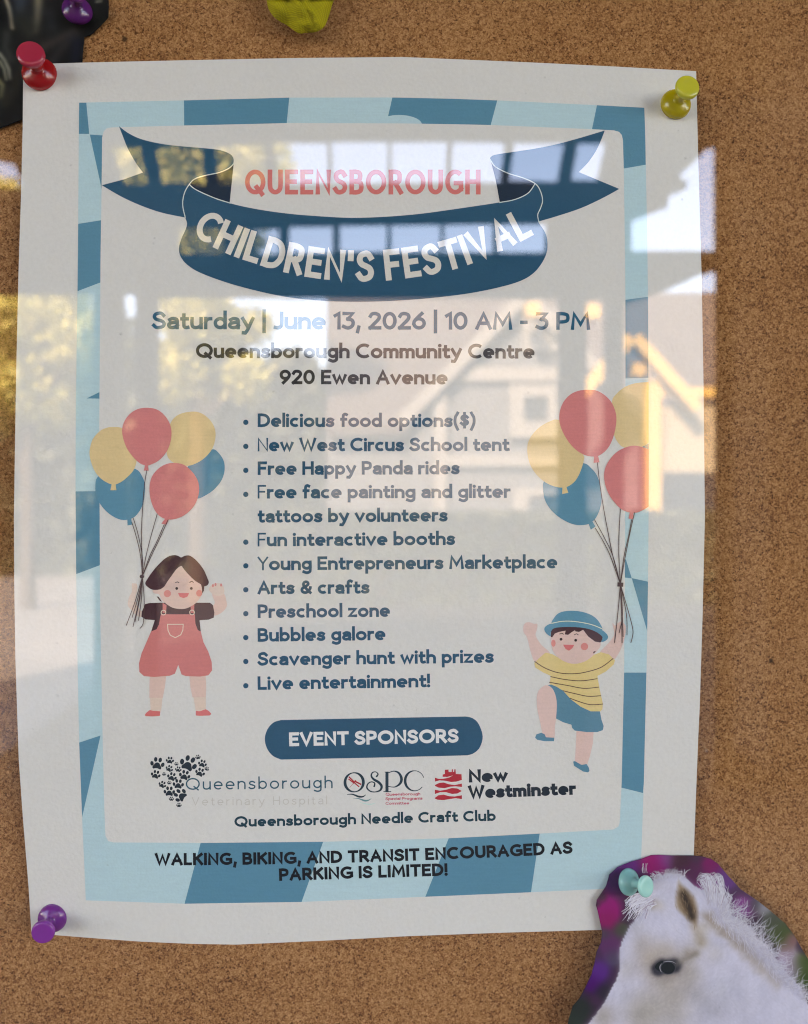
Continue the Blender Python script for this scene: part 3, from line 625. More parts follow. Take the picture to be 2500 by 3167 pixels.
p.stroke(ZQ((635, 178), (635, 412)), 36 / 3.8, 5, I_NAVY, cap=False); p.stroke(ZQ((598, 413), (680, 413)), 9 / 3.8, 5.2, I_NAVY); p.stroke(ZQ((613, 183), (650, 183)), 9 / 3.8, 5.2, I_NAVY)
p.stroke(ZQ((652, 192), (715, 172), (775, 195), (806, 262), (785, 322), (725, 358), (655, 352)), [v / 3.8 for v in (10, 12, 24, 32, 26, 12, 8)], 5.3, I_NAVY, smooth=True)
cs = [(960 + 112 * math.cos(R(a)), 285 - 118 * math.sin(R(a))) for a in range(20, 325, 12)]
p.stroke(ZQ(*cs), [(9 + 22 * max(0, -math.cos(R(a))) ** 1.2) / 3.8 for a in range(20, 325, 12)], 5, I_NAVY)
for l, w in ((((192, 242), (252, 302)), 15), (((188, 268), (240, 306)), 13), (((262, 292), (325, 325)), 17), (((258, 314), (303, 352)), 14), (((268, 282), (238, 318)), 9), (((238, 318), (198, 364)), 4)):
    p.stroke(ZQ(*l), w / 3.8, 5.4, I_RED)
mono = p.build('monogram_logo', poster)
p = Print()
for s, x0, y0, x1, y1 in (('Queensborough', 620, 461, 1026, 455), ('Special Programs', 617, 513, 1053, 507), ('Committee', 618, 567, 897, 563)):
    text(p, s, ZQ((x0, y0), (x1, y1)), 34 / 3.8, .19, I_SMALLRED, 5.6)
p.build('logo_text', mono)
p = Print()
p.poly(ZQ((1198, 248), (1240, 262), (1290, 262), (1335, 254), (1370, 244), (1410, 222), (1345, 240), (1288, 238), (1290, 212), (1315, 205), (1315, 155), (1357, 153), (1360, 182), (1395, 182), (1397, 150), (1408, 150), (1410, 182), (1424, 182), (1427, 150), (1440, 150), (1444, 205), (1510, 208), (1515, 275), (1450, 295), (1390, 300), (1320, 285), (1250, 280), (1198, 295)), 5, I_RED, grid=1000)
for w in (((1198, 335), (1250, 310), (1300, 305), (1360, 325), (1430, 335), (1515, 318), (1515, 358), (1440, 350), (1380, 355), (1310, 372), (1240, 365), (1198, 345)), ((1198, 390), (1260, 402), (1330, 390), (1400, 370), (1460, 375), (1515, 405), (1460, 435), (1400, 440), (1330, 420), (1260, 420), (1198, 440)),
          ((1198, 485), (1240, 455), (1300, 447), (1360, 465), (1430, 470), (1515, 455), (1515, 500), (1440, 490), (1370, 500), (1300, 512), (1230, 508), (1198, 495))):
    p.poly(ZQ(*w), 5, I_RED, grid=1000)
city = p.build('ship_emblem', poster)
p = Print(); text(p, 'New', [(1451, 2420.5), (1571, 2417)], 40, .27, I_NW, 5, ls=.5); text(p, 'Westminster', [(1449.5, 2471), (1782.5, 2458)], 41, .26, I_NW, 5, ls=.5); p.build('logo_text', city)
line_part('club_text', 'Queensborough Needle Craft Club', [(725.7, 2558), (1130, 2549), (1534, 2539)], 33, .215, I_CLUB, 5, ls=.8)
p = Print(); text(p, 'WALKING, BIKING, AND TRANSIT ENCOURAGED AS', [(479, 2677), (1165, 2666), (1772, 2640)], 38, .235, I_FOOT, 5, ls=.9); text(p, 'PARKING IS LIMITED!', [(864, 2725), (1385, 2708.6)], 38.5, .235, I_FOOT, 5, ls=.9); p.build('footer_text', poster)

# ---- balloons
def balloon(Z, body, knot, mat, layer):
    p = Print(); p.poly(Z(*body), layer, mat, smooth=True, n=4)
    if knot: p.poly(Z(*knot), layer + .3, mat, grid=1000)
    p.build('printed_balloon', poster)
BL = zz(260, 1240, 3.713); BR = zz(1600, 1180, 3.882)
balloon(BL, [(1475, 555), (1550, 600), (1605, 690), (1615, 790), (1585, 900), (1510, 1000), (1420, 1070), (1290, 1120), (1200, 1000), (1190, 760), (1350, 640)], None, I_BLUE, 6)
balloon(BL, [(1225, 122), (1340, 137), (1440, 210), (1500, 310), (1510, 420), (1475, 545), (1390, 650), (1280, 720), (1180, 745), (1060, 722), (985, 675), (950, 600), (960, 400), (1000, 240), (1090, 155)], None, I_YEL, 7)
balloon(BL, [(150, 880), (130, 980), (140, 1080), (190, 1190), (270, 1280), (360, 1340), (450, 1367), (560, 1345), (640, 1260), (685, 1150), (700, 1000), (680, 890), (590, 780), (400, 800), (250, 820)], [(497, 1355), (540, 1345), (555, 1420), (500, 1430)], I_BLUE, 8)
balloon(BL, [(340, 298), (440, 312), (540, 400), (600, 560), (603, 690), (565, 800), (480, 890), (400, 945), (330, 960), (250, 930), (170, 870), (110, 780), (70, 660), (65, 560), (100, 440), (180, 347), (260, 307)], [(318, 950), (362, 950), (372, 1025), (302, 1025)], I_YEL, 9)
balloon(BL, [(720, 78), (830, 95), (920, 160), (985, 260), (1005, 370), (985, 500), (930, 610), (850, 690), (770, 730), (715, 742), (640, 715), (560, 640), (490, 540), (450, 430), (437, 330), (465, 230), (530, 145), (620, 92)], [(700, 736), (735, 736), (742, 800), (688, 800)], I_PINK, 10)
balloon(BL, [(1030, 712), (1140, 730), (1230, 800), (1300, 900), (1322, 1000), (1310, 1100), (1260, 1210), (1170, 1300), (1070, 1350), (970, 1362), (880, 1330), (810, 1250), (765, 1130), (752, 1000), (775, 880), (840, 790), (930, 730)], [(930, 1352), (975, 1357), (950, 1420), (888, 1410)], I_PINK, 11)
p = Print(); K = (440.5, 1783)
for l in (((720, 800), (695, 960), (675, 1200), (660, 1500), (665, 1782)), ((550, 1395), (600, 1560), (650, 1782)), ((565, 1345), (620, 1530), (668, 1782)), ((840, 1300), (770, 1550), (712, 1782)), ((965, 1365), (860, 1600), (772, 1782)), ((920, 1420), (830, 1630), (755, 1782))):
    p.stroke(BL(*l) + [K], 2.1, 12, I_STRING, smooth=True)
for l in ([(391, 1933.6)], [(409, 1909)], [(411.7, 1937.5)], [(418, 1922)], [(428.6, 1919)], [(446, 1850), (444.5, 1916), (440, 1935), (433.7, 1943)]):
    p.stroke([K] + ([((K[0] + l[0][0]) / 2 + 3, (K[1] + l[0][1]) / 2)] if len(l) == 1 else []) + l, 2.2, 13, I_STRING, smooth=True)
p.poly(ell(439, 1783, 7, 6, 12), 13.5, I_STRING, grid=1000); p.build('balloon_strings', poster)
E = 1580
balloon(BR, [(1500, 790), (E, 745), (E, 745), (E, 830), (E, 830), (1530, 830)], None, I_BLUE, 6)
balloon(BR, [(E, 6), (E, 6), (1470, 12), (1360, 35), (1270, 80), (1190, 150), (1140, 240), (1150, 500), (1165, 640), (1210, 730), (1280, 790), (1420, 800), (1510, 780), (E, 735), (E, 735)], None, I_YEL, 7)
balloon(BR, [(320, 1200), (312, 1290), (330, 1410), (390, 1520), (480, 1610), (590, 1680), (700, 1720), (800, 1722), (880, 1700), (950, 1630), (1000, 1510), (1015, 1390), (1005, 1270), (960, 1130), (890, 1040), (800, 980), (600, 1000), (400, 1100)], [(855, 1700), (905, 1680), (940, 1740), (885, 1780)], I_BLUE, 8)
balloon(BR, [(500, 462), (400, 475), (280, 540), (180, 640), (130, 740), (122, 850), (150, 980), (210, 1090), (310, 1190), (420, 1250), (520, 1272), (610, 1260), (700, 1190), (760, 1080), (800, 950), (790, 870), (650, 600)], [(545, 1262), (590, 1258), (615, 1335), (540, 1352)], I_YEL, 9)
balloon(BR, [(850, 98), (960, 110), (1060, 170), (1140, 260), (1190, 400), (1185, 540), (1150, 680), (1090, 800), (1000, 880), (920, 900), (820, 885), (720, 830), (630, 740), (550, 610), (508, 480), (515, 350), (560, 240), (640, 155), (740, 110)], [(925, 890), (970, 880), (990, 970), (920, 975)], I_PINK, 10)
balloon(BR, [(E, 815), (E, 815), (1500, 785), (1400, 770), (1290, 795), (1180, 860), (1090, 970), (1048, 1080), (1050, 1200), (1090, 1330), (1160, 1440), (1250, 1530), (1340, 1570), (1430, 1575), (1510, 1545), (E, 1500), (E, 1500)], [(1355, 1562), (1400, 1562), (1390, 1655), (1338, 1645)], I_PINK, 11)
p = Print(); K = (1919.6, 1807)
for l in (((965, 975), (990, 1200), (1040, 1530), (1100, 1850), (1150, 2096)), ((930, 1660), (1050, 1880), (1150, 2096)), ((940, 1760), (1040, 1930), (1120, 2096)), ((1240, 1530), (1225, 1800), (1222, 2096)), ((1410, 1575), (1370, 1750), (1300, 2096)), ((1375, 1660), (1340, 1850), (1285, 2096))):
    p.stroke(BR(*l) + [K], 2.3, 12, I_STRING, smooth=True)
for l in ([(1901.5, 1988)], [(1926, 1900), (1915.7, 1957)], [(1924.8, 1988)], [(1928, 1968.7)], [(1938, 1900), (1940, 1963.5)], [(1935, 1860), (1952, 1920), (1958.5, 1956), (1952, 1988)]):
    p.stroke([K] + ([((K[0] + l[0][0]) / 2 + 1, (K[1] + l[0][1]) / 2)] if len(l) == 1 else []) + l, 2.4, 14, I_STRING, smooth=True)
p.poly([(1911, 1801), (1929, 1802), (1928, 1815), (1910, 1814)], 14.5, I_STRING, grid=1000); p.build('balloon_strings', poster)

# ---- girl
G = zz(360, 1680, 3.865)
p = Print()
p.poly(G((185, 490), (205, 480), (245, 490), (250, 560), (228, 640), (238, 720), (290, 800), (330, 830), (300, 880), (250, 870), (180, 800), (137, 740), (150, 650), (185, 580)), 5, I_PALE, smooth=True)
p.poly(G((1150, 600), (1280, 600), (1315, 690), (1318, 760), (1260, 830), (1170, 865), (1120, 800), (1165, 740), (1175, 700)), 5, I_SKIN, smooth=True)
p.poly(G((1105, 545), (1150, 490), (1200, 478), (1252, 485), (1285, 530), (1285, 605), (1225, 630), (1165, 615), (1130, 590)), 6, I_PALE, smooth=True)
for x, y in ((1155, 508), (1186, 495), (1252, 500)): p.poly(G(*ell(x, y, 12, 20, 10)), 6.3, I_CHEEK, grid=1000)
p.poly(G((400, 1560), (600, 1560), (580, 1720), (555, 1852), (395, 1852), (395, 1700)), 5, I_SKIN); p.poly(G((870, 1560), (1065, 1560), (1075, 1720), (1070, 1845), (912, 1845), (885, 1720)), 5, I_SKIN)
p.poly(G((400, 1848), (552, 1848), (535, 2010), (412, 2010)), 6, I_SOCK); p.poly(G((922, 1842), (1070, 1842), (1070, 2000), (950, 2012)), 6, I_SOCK)
p.poly(G((555, 480), (600, 440), (700, 330), (775, 272), (850, 360), (950, 450), (1010, 490), (1025, 600), (990, 670), (940, 725), (850, 775), (770, 787), (670, 770), (590, 720), (540, 670), (510, 612), (455, 600), (435, 570), (460, 545), (520, 545)), 8, I_SKIN, smooth=True)
for c, rx, ry in (((610, 603), 43, 43), ((990, 598), 36, 40)): p.poly(G(*ell(*c, rx, ry)), 8.5, I_CHEEK, grid=1000)
p.poly(G((737, 597), (870, 597), (852, 638), (805, 658), (757, 640)), 8.5, I_MOUTH, smooth=False, grid=1000)
for c in ((722, 541), (897, 541)): p.poly(G(*ell(*c, 17, n=14)), 8.5, I_EYE, grid=1000)
p.stroke(G((708, 472), (728, 463), (748, 472)), 2.2, 8.5, I_EYE, smooth=True); p.stroke(G((878, 470), (900, 457), (920, 468)), 2.4, 8.5, I_EYE, smooth=True)
girl = p.build('printed_girl', poster)
p = Print(); p.poly(G((480, 635), (505, 640), (547, 700), (520, 690)), 7.5, I_HAIR, grid=1000); p.poly(G((1000, 480), (1055, 505), (1045, 570), (1022, 608)), 7.5, I_HAIR, grid=1000)
p.poly(G((690, 143), (740, 152), (775, 170), (820, 150), (880, 150), (960, 210), (1040, 310), (1090, 420), (1105, 470), (1085, 505), (1050, 512), (1000, 485), (930, 440), (850, 360), (800, 300), (775, 272), (720, 310), (660, 390), (610, 460), (570, 520), (510, 555), (430, 555), (370, 520), (345, 480), (370, 430), (440, 330), (540, 220), (620, 160)), 9, I_HAIR, smooth=True); p.build('hair', girl)
p = Print(); p.poly(G((345, 728), (400, 716), (550, 712), (940, 712), (1120, 712), (1155, 740), (1172, 830), (1165, 890), (1100, 915), (995, 920), (1010, 1060), (960, 1070), (500, 1070), (415, 1060), (460, 920), (350, 912), (300, 880), (305, 820)), 7, I_HAIR); p.build('shirt', girl)
p = Print(); p.poly(G((535, 845), (600, 850), (880, 850), (940, 850), (945, 960), (975, 1040), (1010, 1055), (1040, 1180), (1100, 1300), (1140, 1420), (1145, 1520), (1100, 1580), (1000, 1595), (830, 1590), (780, 1570), (740, 1455), (700, 1560), (640, 1585), (450, 1600), (330, 1590), (275, 1540), (270, 1440), (300, 1320), (370, 1160), (415, 1055), (480, 1030), (510, 970), (525, 880)), 7.4, I_OVER)
p.poly(G((552, 712), (600, 740), (595, 835), (553, 835)), 7.5, I_OVER, grid=1000); p.poly(G((890, 745), (932, 720), (932, 835), (888, 835)), 7.5, I_OVER, grid=1000)
for c in ((563, 830), (905, 828)): p.stroke(G(*ell(*c, 28, n=20)), 2.6, 8, I_RIM, closed=True)
p.stroke(G((612, 970), (800, 970), (795, 1040), (770, 1095), (705, 1130), (645, 1100), (618, 1045)), 2.6, 8, I_RIM, closed=True); p.build('overalls', girl)
for s in (((340, 2055), (355, 2030), (400, 1995), (440, 2005), (525, 2010), (520, 2065), (430, 2072), (350, 2068)), ((950, 2005), (1000, 2010), (1070, 1985), (1110, 2010), (1135, 2040), (1120, 2060), (1000, 2065), (950, 2060))):
    p = Print(); p.poly(G(*s), 7, I_SHOE, grid=1000); p.build('shoe', girl)

# ---- boy
B = zz(1600, 1860, 3.864)
p = Print()
p.poly(B((75, 300), (100, 258), (150, 250), (200, 268), (242, 272), (236, 340), (222, 410), (290, 520), (390, 615), (330, 690), (225, 735), (170, 630), (120, 440), (78, 370)), 5, I_BSKIN, smooth=True)
p.poly(B((1140, 260), (1172, 290), (1230, 242), (1292, 280), (1300, 340), (1290, 420), (1260, 520), (1215, 620), (1150, 700), (1050, 650), (990, 610), (1090, 500), (1160, 400), (1150, 320)), 5, I_BSKIN, smooth=True)
p.poly(B((420, 400), (600, 330), (800, 340), (980, 460), (992, 540), (940, 610), (890, 665), (800, 722), (680, 747), (560, 716), (460, 640), (412, 540)), 8, I_BSKIN, smooth=True)
p.poly(B(*ell(434, 500, 26, 42)), 8.4, I_CHEEK, grid=1000); p.poly(B(*ell(805, 540, 44)), 8.4, I_CHEEK, grid=1000)
p.poly(B((548, 517), (683, 520), (660, 560), (620, 590), (580, 570)), 8.4, I_MOUTH, grid=1000)
for c in ((525, 453), (700, 465)): p.poly(B(*ell(*c, 17, n=14)), 8.5, I_EYE, grid=1000)
p.stroke(B((510, 390), (535, 382), (553, 392)), 2.2, 8.5, I_EYE, smooth=True); p.stroke(B((685, 400), (710, 388), (730, 400)), 2.2, 8.5, I_EYE, smooth=True)
p.poly(B((905, 625), (915, 600), (942, 592), (930, 612)), 8.4, I_HAIR, grid=1000)
boy = p.build('printed_boy', poster)
p = Print(); p.poly(B((340, 1003), (410, 1030), (455, 1110), (475, 1230), (465, 1400), (452, 1500), (440, 1640), (340, 1640), (300, 1560), (270, 1420), (242, 1290), (235, 1150), (262, 1060)), 8, I_BSKIN, smooth=True); p.build('leg', boy)
p = Print(); p.poly(B((710, 1540), (915, 1540), (905, 1700), (870, 1850), (832, 1965), (770, 1965), (690, 1925), (700, 1750)), 5, I_BSKIN); p.build('leg', boy)
p = Print(); p.poly(B((250, 690), (340, 612), (420, 630), (540, 700), (680, 740), (800, 710), (900, 645), (1000, 607), (1100, 635), (1170, 705), (1155, 755), (1060, 840), (960, 892), (985, 1040), (1025, 1220), (1020, 1290), (990, 1318), (880, 1318), (760, 1268), (600, 1170), (480, 1060), (390, 990), (400, 890), (310, 850), (215, 790), (205, 740)), 6, I_SHIRT)
for l in (((212, 720), (330, 795), (480, 850), (640, 866), (800, 850), (1000, 790), (1145, 685)), ((403, 900), (560, 932), (760, 950), (955, 925)), ((388, 968), (600, 1005), (800, 1040), (975, 1025)), ((545, 1068), (700, 1105), (850, 1135), (1000, 1128)), ((632, 1158), (760, 1205), (880, 1235), (1022, 1228))):
    p.stroke(B(*l), 2.6, 6.4, I_STRIPE, smooth=True)
p.build('shirt', boy)
p = Print(); p.poly(B((360, 1005), (410, 995), (470, 1020), (550, 1070), (640, 1170), (760, 1260), (880, 1315), (990, 1315), (1010, 1420), (1035, 1490), (1025, 1540), (960, 1562), (830, 1562), (690, 1545), (655, 1510), (650, 1475), (550, 1445), (465, 1400), (440, 1230), (430, 1100), (400, 1030)), 7, I_SHORT); p.build('shorts', boy)
p = Print(); p.poly(B((410, 320), (500, 280), (760, 290), (920, 340), (1025, 420), (1015, 470), (995, 492), (930, 480), (850, 420), (790, 340), (740, 365), (700, 360), (690, 345), (650, 370), (610, 400), (570, 395), (580, 350), (500, 365), (450, 385), (420, 430), (402, 425), (405, 360)), 9, I_HAIR); p.build('hair', boy)
p = Print(); p.poly(B((415, 270), (440, 200), (500, 140), (600, 114), (740, 118), (870, 155), (950, 210), (1000, 280), (1012, 340), (880, 320), (700, 290), (550, 280)), 10, I_HAT, smooth=True)
p.poly(B((325, 335), (345, 295), (410, 265), (560, 242), (720, 247), (880, 282), (1000, 332), (1075, 395), (1085, 440), (1050, 475), (1005, 482), (1020, 425), (920, 352), (760, 312), (560, 307), (440, 322), (402, 370), (400, 415), (350, 385)), 10.4, I_HAT, smooth=True, n=3)
p.stroke(B((415, 262), (550, 238), (700, 242), (880, 275), (1010, 325)), 2.4, 11, I_BAND, smooth=True); p.build('hat', boy)
for s in (((215, 1630), (230, 1590), (290, 1570), (330, 1590), (345, 1625), (445, 1630), (440, 1672), (330, 1672), (240, 1655)), ((670, 1915), (690, 1910), (770, 1955), (830, 1945), (860, 1990), (865, 2030), (845, 2045), (790, 2035), (680, 1965))):
    p = Print(); p.poly(B(*s), 9, I_SHORT, grid=1000); p.build('shoe', boy)

# ================================================================== OTHER THINGS PINNED TO THE BOARD
def paint_mat(name, rough=.45, spec=.4):
    m, nt, b = new_mat(name); a = nt.nodes.new('ShaderNodeVertexColor'); a.layer_name = 'print'
    nt.links.new(a.outputs['Color'], b.inputs['Base Color']); b.inputs['Roughness'].default_value = rough; b.inputs['Specular IOR Level'].default_value = spec
    return m
def sheet(name, outline, hfun, paint, mat, grid, parent=None):
    px = []
    def mp(x, y, l): px.append((x, y)); return plane_pt(x, y, hfun(x, y))
    p = Print(mp); p.poly(outline, 0, mat, grid=grid)
    o = p.build(name, parent)
    if paint:
        ca = o.data.color_attributes.new('print', 'FLOAT_COLOR', 'POINT')
        for i, (x, y) in enumerate(px): ca.data[i].color = (*alb([v * .93 for v in paint(x, y)]), 1)
    for q in o.data.polygons: q.use_smooth = True
    return o
def inside(pt, poly):
    x, y = pt; c = False; j = len(poly) - 1
    for i in range(len(poly)):
        (xi, yi), (xj, yj) = poly[i], poly[j]
        if (yi > y) != (yj > y) and x < (xj - xi) * (y - yi) / (yj - yi) + xi: c = not c
        j = i
    return c
def segd(p, pts):
    best = 1e9
    for a, b in zip(pts, pts[1:]):
        dx, dy = b[0] - a[0], b[1] - a[1]; t = max(0, min(1, ((p[0] - a[0]) * dx + (p[1] - a[1]) * dy) / (dx * dx + dy * dy)))
        best = min(best, math.hypot(p[0] - a[0] - dx * t, p[1] - a[1] - dy * t))
    return best
def edged(pts, p):
    return segd(p, list(pts) + [pts[0]])
def mixc(a, b, t): return tuple(x + (y - x) * t for x, y in zip(a, b))
from mathutils import noise as NZ

# ---- pony cut-out
H1 = zz(1760, 2620, 3.957); H2 = zz(2000, 2620, 3.416)
pony_out = [(1752, 3200), (1760, 3153), (1772.6, 3113), (1793, 3090), (1810.5, 3057), (1831, 3014), (1841, 2974), (1846, 2946), (1860, 2916), (1863.6, 2885), (1858.6, 2860), (1850, 2820), (1844.7, 2802), (1847, 2784), (1861, 2764), (1876, 2741), (1886, 2706), (1911.6, 2683), (1949.5, 2667), (1987, 2656.6), (2015, 2646), (2038, 2645),
            (2079, 2647), (2146, 2647), (2175.6, 2650), (2202, 2658), (2222.5, 2672.7), (2252, 2708), (2293, 2752), (2345, 2787), (2389, 2822), (2430, 2857), (2457, 2892), (2480, 2933), (2500, 2966), (2540, 3040), (2560, 3200)]
body = cr_closed([(1800, 3195), (1820.6, 3167), (1861, 3115), (1891, 3062), (1911.6, 3019), (1918, 2979), (1915, 2956), (1923, 2918), (1937, 2888), (1952, 2860), (1975, 2832), (1990, 2800), (2000, 2770), (2012, 2735), (2033, 2713), (2063, 2704), (2093, 2700), (2117, 2711), (2137, 2731), (2164, 2749), (2187, 2757), (2204, 2764), (2222, 2760), (2238, 2768), (2250, 2784), (2257, 2802), (2262, 2828), (2293, 2850), (2318, 2862), (2333, 2885), (2345, 2905), (2372, 2922), (2384, 2945), (2424, 2998), (2457, 3034), (2480, 3060), (2500, 3105), (2560, 3170), (2560, 3200), (2100, 3210)], 3)
BGB = [(H1((470, 750))[0], 40, (128, 18, 92)), (H1((470, 880))[0], 26, (116, 14, 70)), (H1((720, 240))[0], 34, (80, 24, 92)), (H1((560, 420))[0], 34, (48, 14, 66)), (H1((1010, 180))[0], 30, (132, 6, 84)), (H1((1080, 250))[0], 26, (112, 8, 78)), (H2((205, 130))[0], 26, (112, 58, 118)), (H2((340, 150))[0], 30, (48, 22, 32)), (H2((450, 300))[0], 40, (70, 22, 60)), (H2((690, 190))[0], 28, (104, 12, 74)), (H2((850, 340))[0], 34, (84, 44, 104)),
       (H2((650, 420))[0], 26, (120, 50, 118)), (H2((1010, 640))[0], 34, (116, 54, 116)), (H2((1150, 620))[0], 20, (56, 58, 60)), (H2((1240, 640))[0], 20, (126, 124, 138)), (H2((1330, 800))[0], 34, (62, 66, 58)), (H2((1420, 930))[0], 34, (58, 70, 34)), (H2((1480, 1060))[0], 20, (110, 84, 84)), (H2((1530, 980))[0], 16, (122, 80, 90)), (H2((1490, 1170))[0], 30, (156, 138, 166)), (H2((1540, 1300))[0], 26, (140, 122, 150)), (H2((1640, 1240))[0], 30, (52, 68, 28)), (H2((1690, 1400))[0], 30, (48, 66, 26)),
       (H1((400, 610))[0], 14, (38, 42, 36)), (H1((350, 700))[0], 9, (36, 40, 36)), (H1((640, 1010))[0], 22, (54, 60, 48)), (H1((500, 1200))[0], 34, (78, 34, 78)), (H1((430, 1060))[0], 16, (56, 50, 58)), (H1((560, 1350))[0], 26, (62, 56, 76)), (H1((370, 1520))[0], 30, (72, 30, 106)), (H1((280, 1680))[0], 24, (62, 10, 84)), (H1((420, 1780))[0], 24, (34, 30, 40)), (H1((330, 1870))[0], 16, (62, 34, 62)), (H1((130, 1980))[0], 34, (30, 36, 34)), (H1((60, 2120))[0], 26, (32, 42, 36))]
WARM = [(H1((1000, 1330))[0], 44, (160, 150, 144), .8), (H1((900, 1180))[0], 30, (152, 146, 150), .7), (H1((1180, 1270))[0], 30, (148, 140, 136), .6), (H1((1180, 1640))[0], 40, (146, 140, 142), .7), (H2((450, 1130))[0], 22, (138, 128, 120), .8), (H2((530, 1120))[0], 14, (122, 112, 102), .6), (H2((300, 1560))[0], 50, (156, 150, 148), .6), (H2((430, 1450))[0], 40, (152, 146, 148), .6), (H2((60, 1700))[0], 60, (152, 148, 150), .7), (H2((300, 1800))[0], 60, (150, 146, 148), .7),
        (H1((420, 2080))[0], 40, (138, 130, 124), .7), (H1((900, 2060))[0], 60, (142, 136, 130), .7), (H1((1250, 1850))[0], 50, (146, 140, 138), .55), (H1((700, 1500))[0], 34, (150, 146, 150), .5), (H2((470, 1330))[0], 36, (140, 136, 136), .55), (H2((560, 1560))[0], 34, (142, 140, 148), .5), (H1((820, 980))[0], 26, (152, 150, 158), .5), (H2((1000, 1700))[0], 60, (150, 150, 168), .5), (H2((140, 620))[0], 20, (168, 160, 158), .5), (H2((50, 600))[0], 16, (136, 118, 98), .85), (H2((570, 1000))[0], 26, (152, 146, 142), .8), (H2((600, 860))[0], 24, (160, 154, 150), .7), (H2((720, 1130))[0], 30, (166, 162, 166), .5), (H2((800, 1500))[0], 40, (150, 152, 166), .35), (H2((680, 1700))[0], 50, (140, 140, 152), .5)]
ear = cr_closed(H2((330, 335), (390, 385), (470, 460), (530, 540), (562, 660), (560, 760), (535, 870), (480, 820), (400, 750), (330, 690), (292, 610), (300, 500)), 4)
NECKB = H2((650, 740), (740, 830), (860, 930), (1000, 1050), (1120, 1180), (1260, 1320), (1380, 1450))
EARB = H2((500, 830), (555, 930), (585, 1010))
EARD = H2((395, 500), (425, 580), (460, 660), (482, 740))
EYEB = H2((130, 1290), (215, 1290), (300, 1255)); EYEC = H2((128, 1290), (170, 1258), (225, 1262), (292, 1256)); EYEF = H2((330, 1230), (420, 1180), (520, 1130))
def pony_paint(x, y):
    if not inside((x, y), body):
        c = (50, 32, 50)
        ws = 1e-6; acc = (0, 0, 0)
        for (bx, by), r, col in BGB:
            w = math.exp(-((x - bx) ** 2 + (y - by) ** 2) / (r * r)); ws += w; acc = tuple(a + w * v for a, v in zip(acc, col))
        t = min(1, ws * 1.6); c = mixc(c, tuple(a / ws for a in acc), t)
        d = edged(body, (x, y))
        return mixc(c, (150, 145, 165), .45 * math.exp(-d / 5))
    c = (170, 170, 190)
    for (bx, by), r, col, a in WARM:
        c = mixc(c, col, a * math.exp(-((x - bx) ** 2 + (y - by) ** 2) / (r * r)))
    jx = NZ.noise(Vector((x * .05, y * .05, 5))) * 9; c = mixc(c, (126, 110, 94), .62 * math.exp(-((segd((x, y), NECKB) + jx) / 19) ** 2) * min(1, .45 + (2420 - x) / 260))
    c = mixc(c, (140, 126, 112), .55 * math.exp(-(segd((x, y), EARB) / 15) ** 2))
    if inside((x, y), ear):
        d = edged(ear, (x, y)); c = mixc(c, (140, 122, 104), min(1, d / 13)); c = mixc(c, (112, 90, 70), .85 * min(1, max(0, d - 10) / 14))
        c = mixc(c, (28, 22, 20), .95 * math.exp(-(segd((x, y), EARD) / 8) ** 2)); c = mixc(c, (60, 46, 36), .6 * math.exp(-(segd((x, y), EARD) / 17) ** 2))
    c = mixc(c, (140, 128, 118), .6 * math.exp(-(segd((x, y), EYEB) / 55) ** 2)); c = mixc(c, (92, 86, 84), .75 * math.exp(-(segd((x, y), EYEB) / 25) ** 2)); c = mixc(c, (40, 40, 50), .97 * min(1, 1.3 * math.exp(-(segd((x, y), EYEC) / 22) ** 4)))
    c = mixc(c, (110, 104, 98), .55 * math.exp(-(segd((x, y), EYEF) / 9) ** 2))
    if y < 3000: c = mixc(c, (150, 150, 172), .55 * math.exp(-edged(body, (x, y)) / 10))
    n = NZ.noise(Vector((x * .09 + y * .03, y * .03 - x * .02, 0))) * 5 + NZ.noise(Vector((x * .35 + y * .1, y * .12, 3))) * 9 + NZ.noise(Vector((x * .02, y * .02, 7))) * 8
    return tuple(max(0, v + n) for v in c)
def pony_h(x, y):
    t = (x - 1840) / 660.0
    return 0.0072 - 0.0042 * min(1, max(0, t)) + 0.0006 * math.sin((y - 2650) / 120.0)
M_PONY = paint_mat('photo_print', .5, .12)
pony = sheet('pony_cutout', pony_out, pony_h, pony_paint, M_PONY, 5)
setorigin(pony); s = pony.modifiers.new('thickness', 'SOLIDIFY'); s.thickness = .00025; s.offset = -1
tag(pony, 'cut-out photo of a white pony head against purple flowers, at the bottom right corner', 'photo cutout')
def pony_lay(x, y, l): return plane_pt(x, y, pony_h(x, y) + 4e-5 + l * LAY)
def pink_(name, rgb): return flat_mat('photo_' + name, alb([v * .93 for v in rgb]), .5, .12)
P = Print(pony_lay)
brown, dbrown, blk = pink_('ear_brown', (112, 90, 70)), pink_('ear_dark', (70, 54, 42)), pink_('ear_black', (26, 20, 18))
tan = pink_('ear_tan', (134, 116, 98))
rr = random.Random(11)
furs = [pink_('fur_%s' % n, c) for n, c in (('a', (138, 116, 94)), ('b', (88, 66, 50)), ('c', (112, 92, 74)))]
for i in range(46):
    bx, by = rr.uniform(300, 540), rr.uniform(400, 830)
    q = H2((bx, by))[0]
    if not inside(q, ear): continue
    dx, dy = rr.uniform(10, 34), rr.uniform(30, 85); dx *= (1 if bx < 430 else -.4)
    P.stroke(H2((bx, by), (bx + dx * .6, by + dy * .5), (bx + dx, by + dy)), [.6, 1.3, .3], 5 + i * .01, rr.choice(furs), smooth=True, cap=False, n=3)
P.build('ear', pony)
P = Print(pony_lay)
lid, lens, iris, shine = pink_('eyelid', (58, 58, 70)), pink_('pupil', (18, 22, 25)), pink_('iris', (52, 54, 62)), pink_('catchlight', (132, 134, 142))
soft = pink_('eye_shadow', (112, 106, 106))
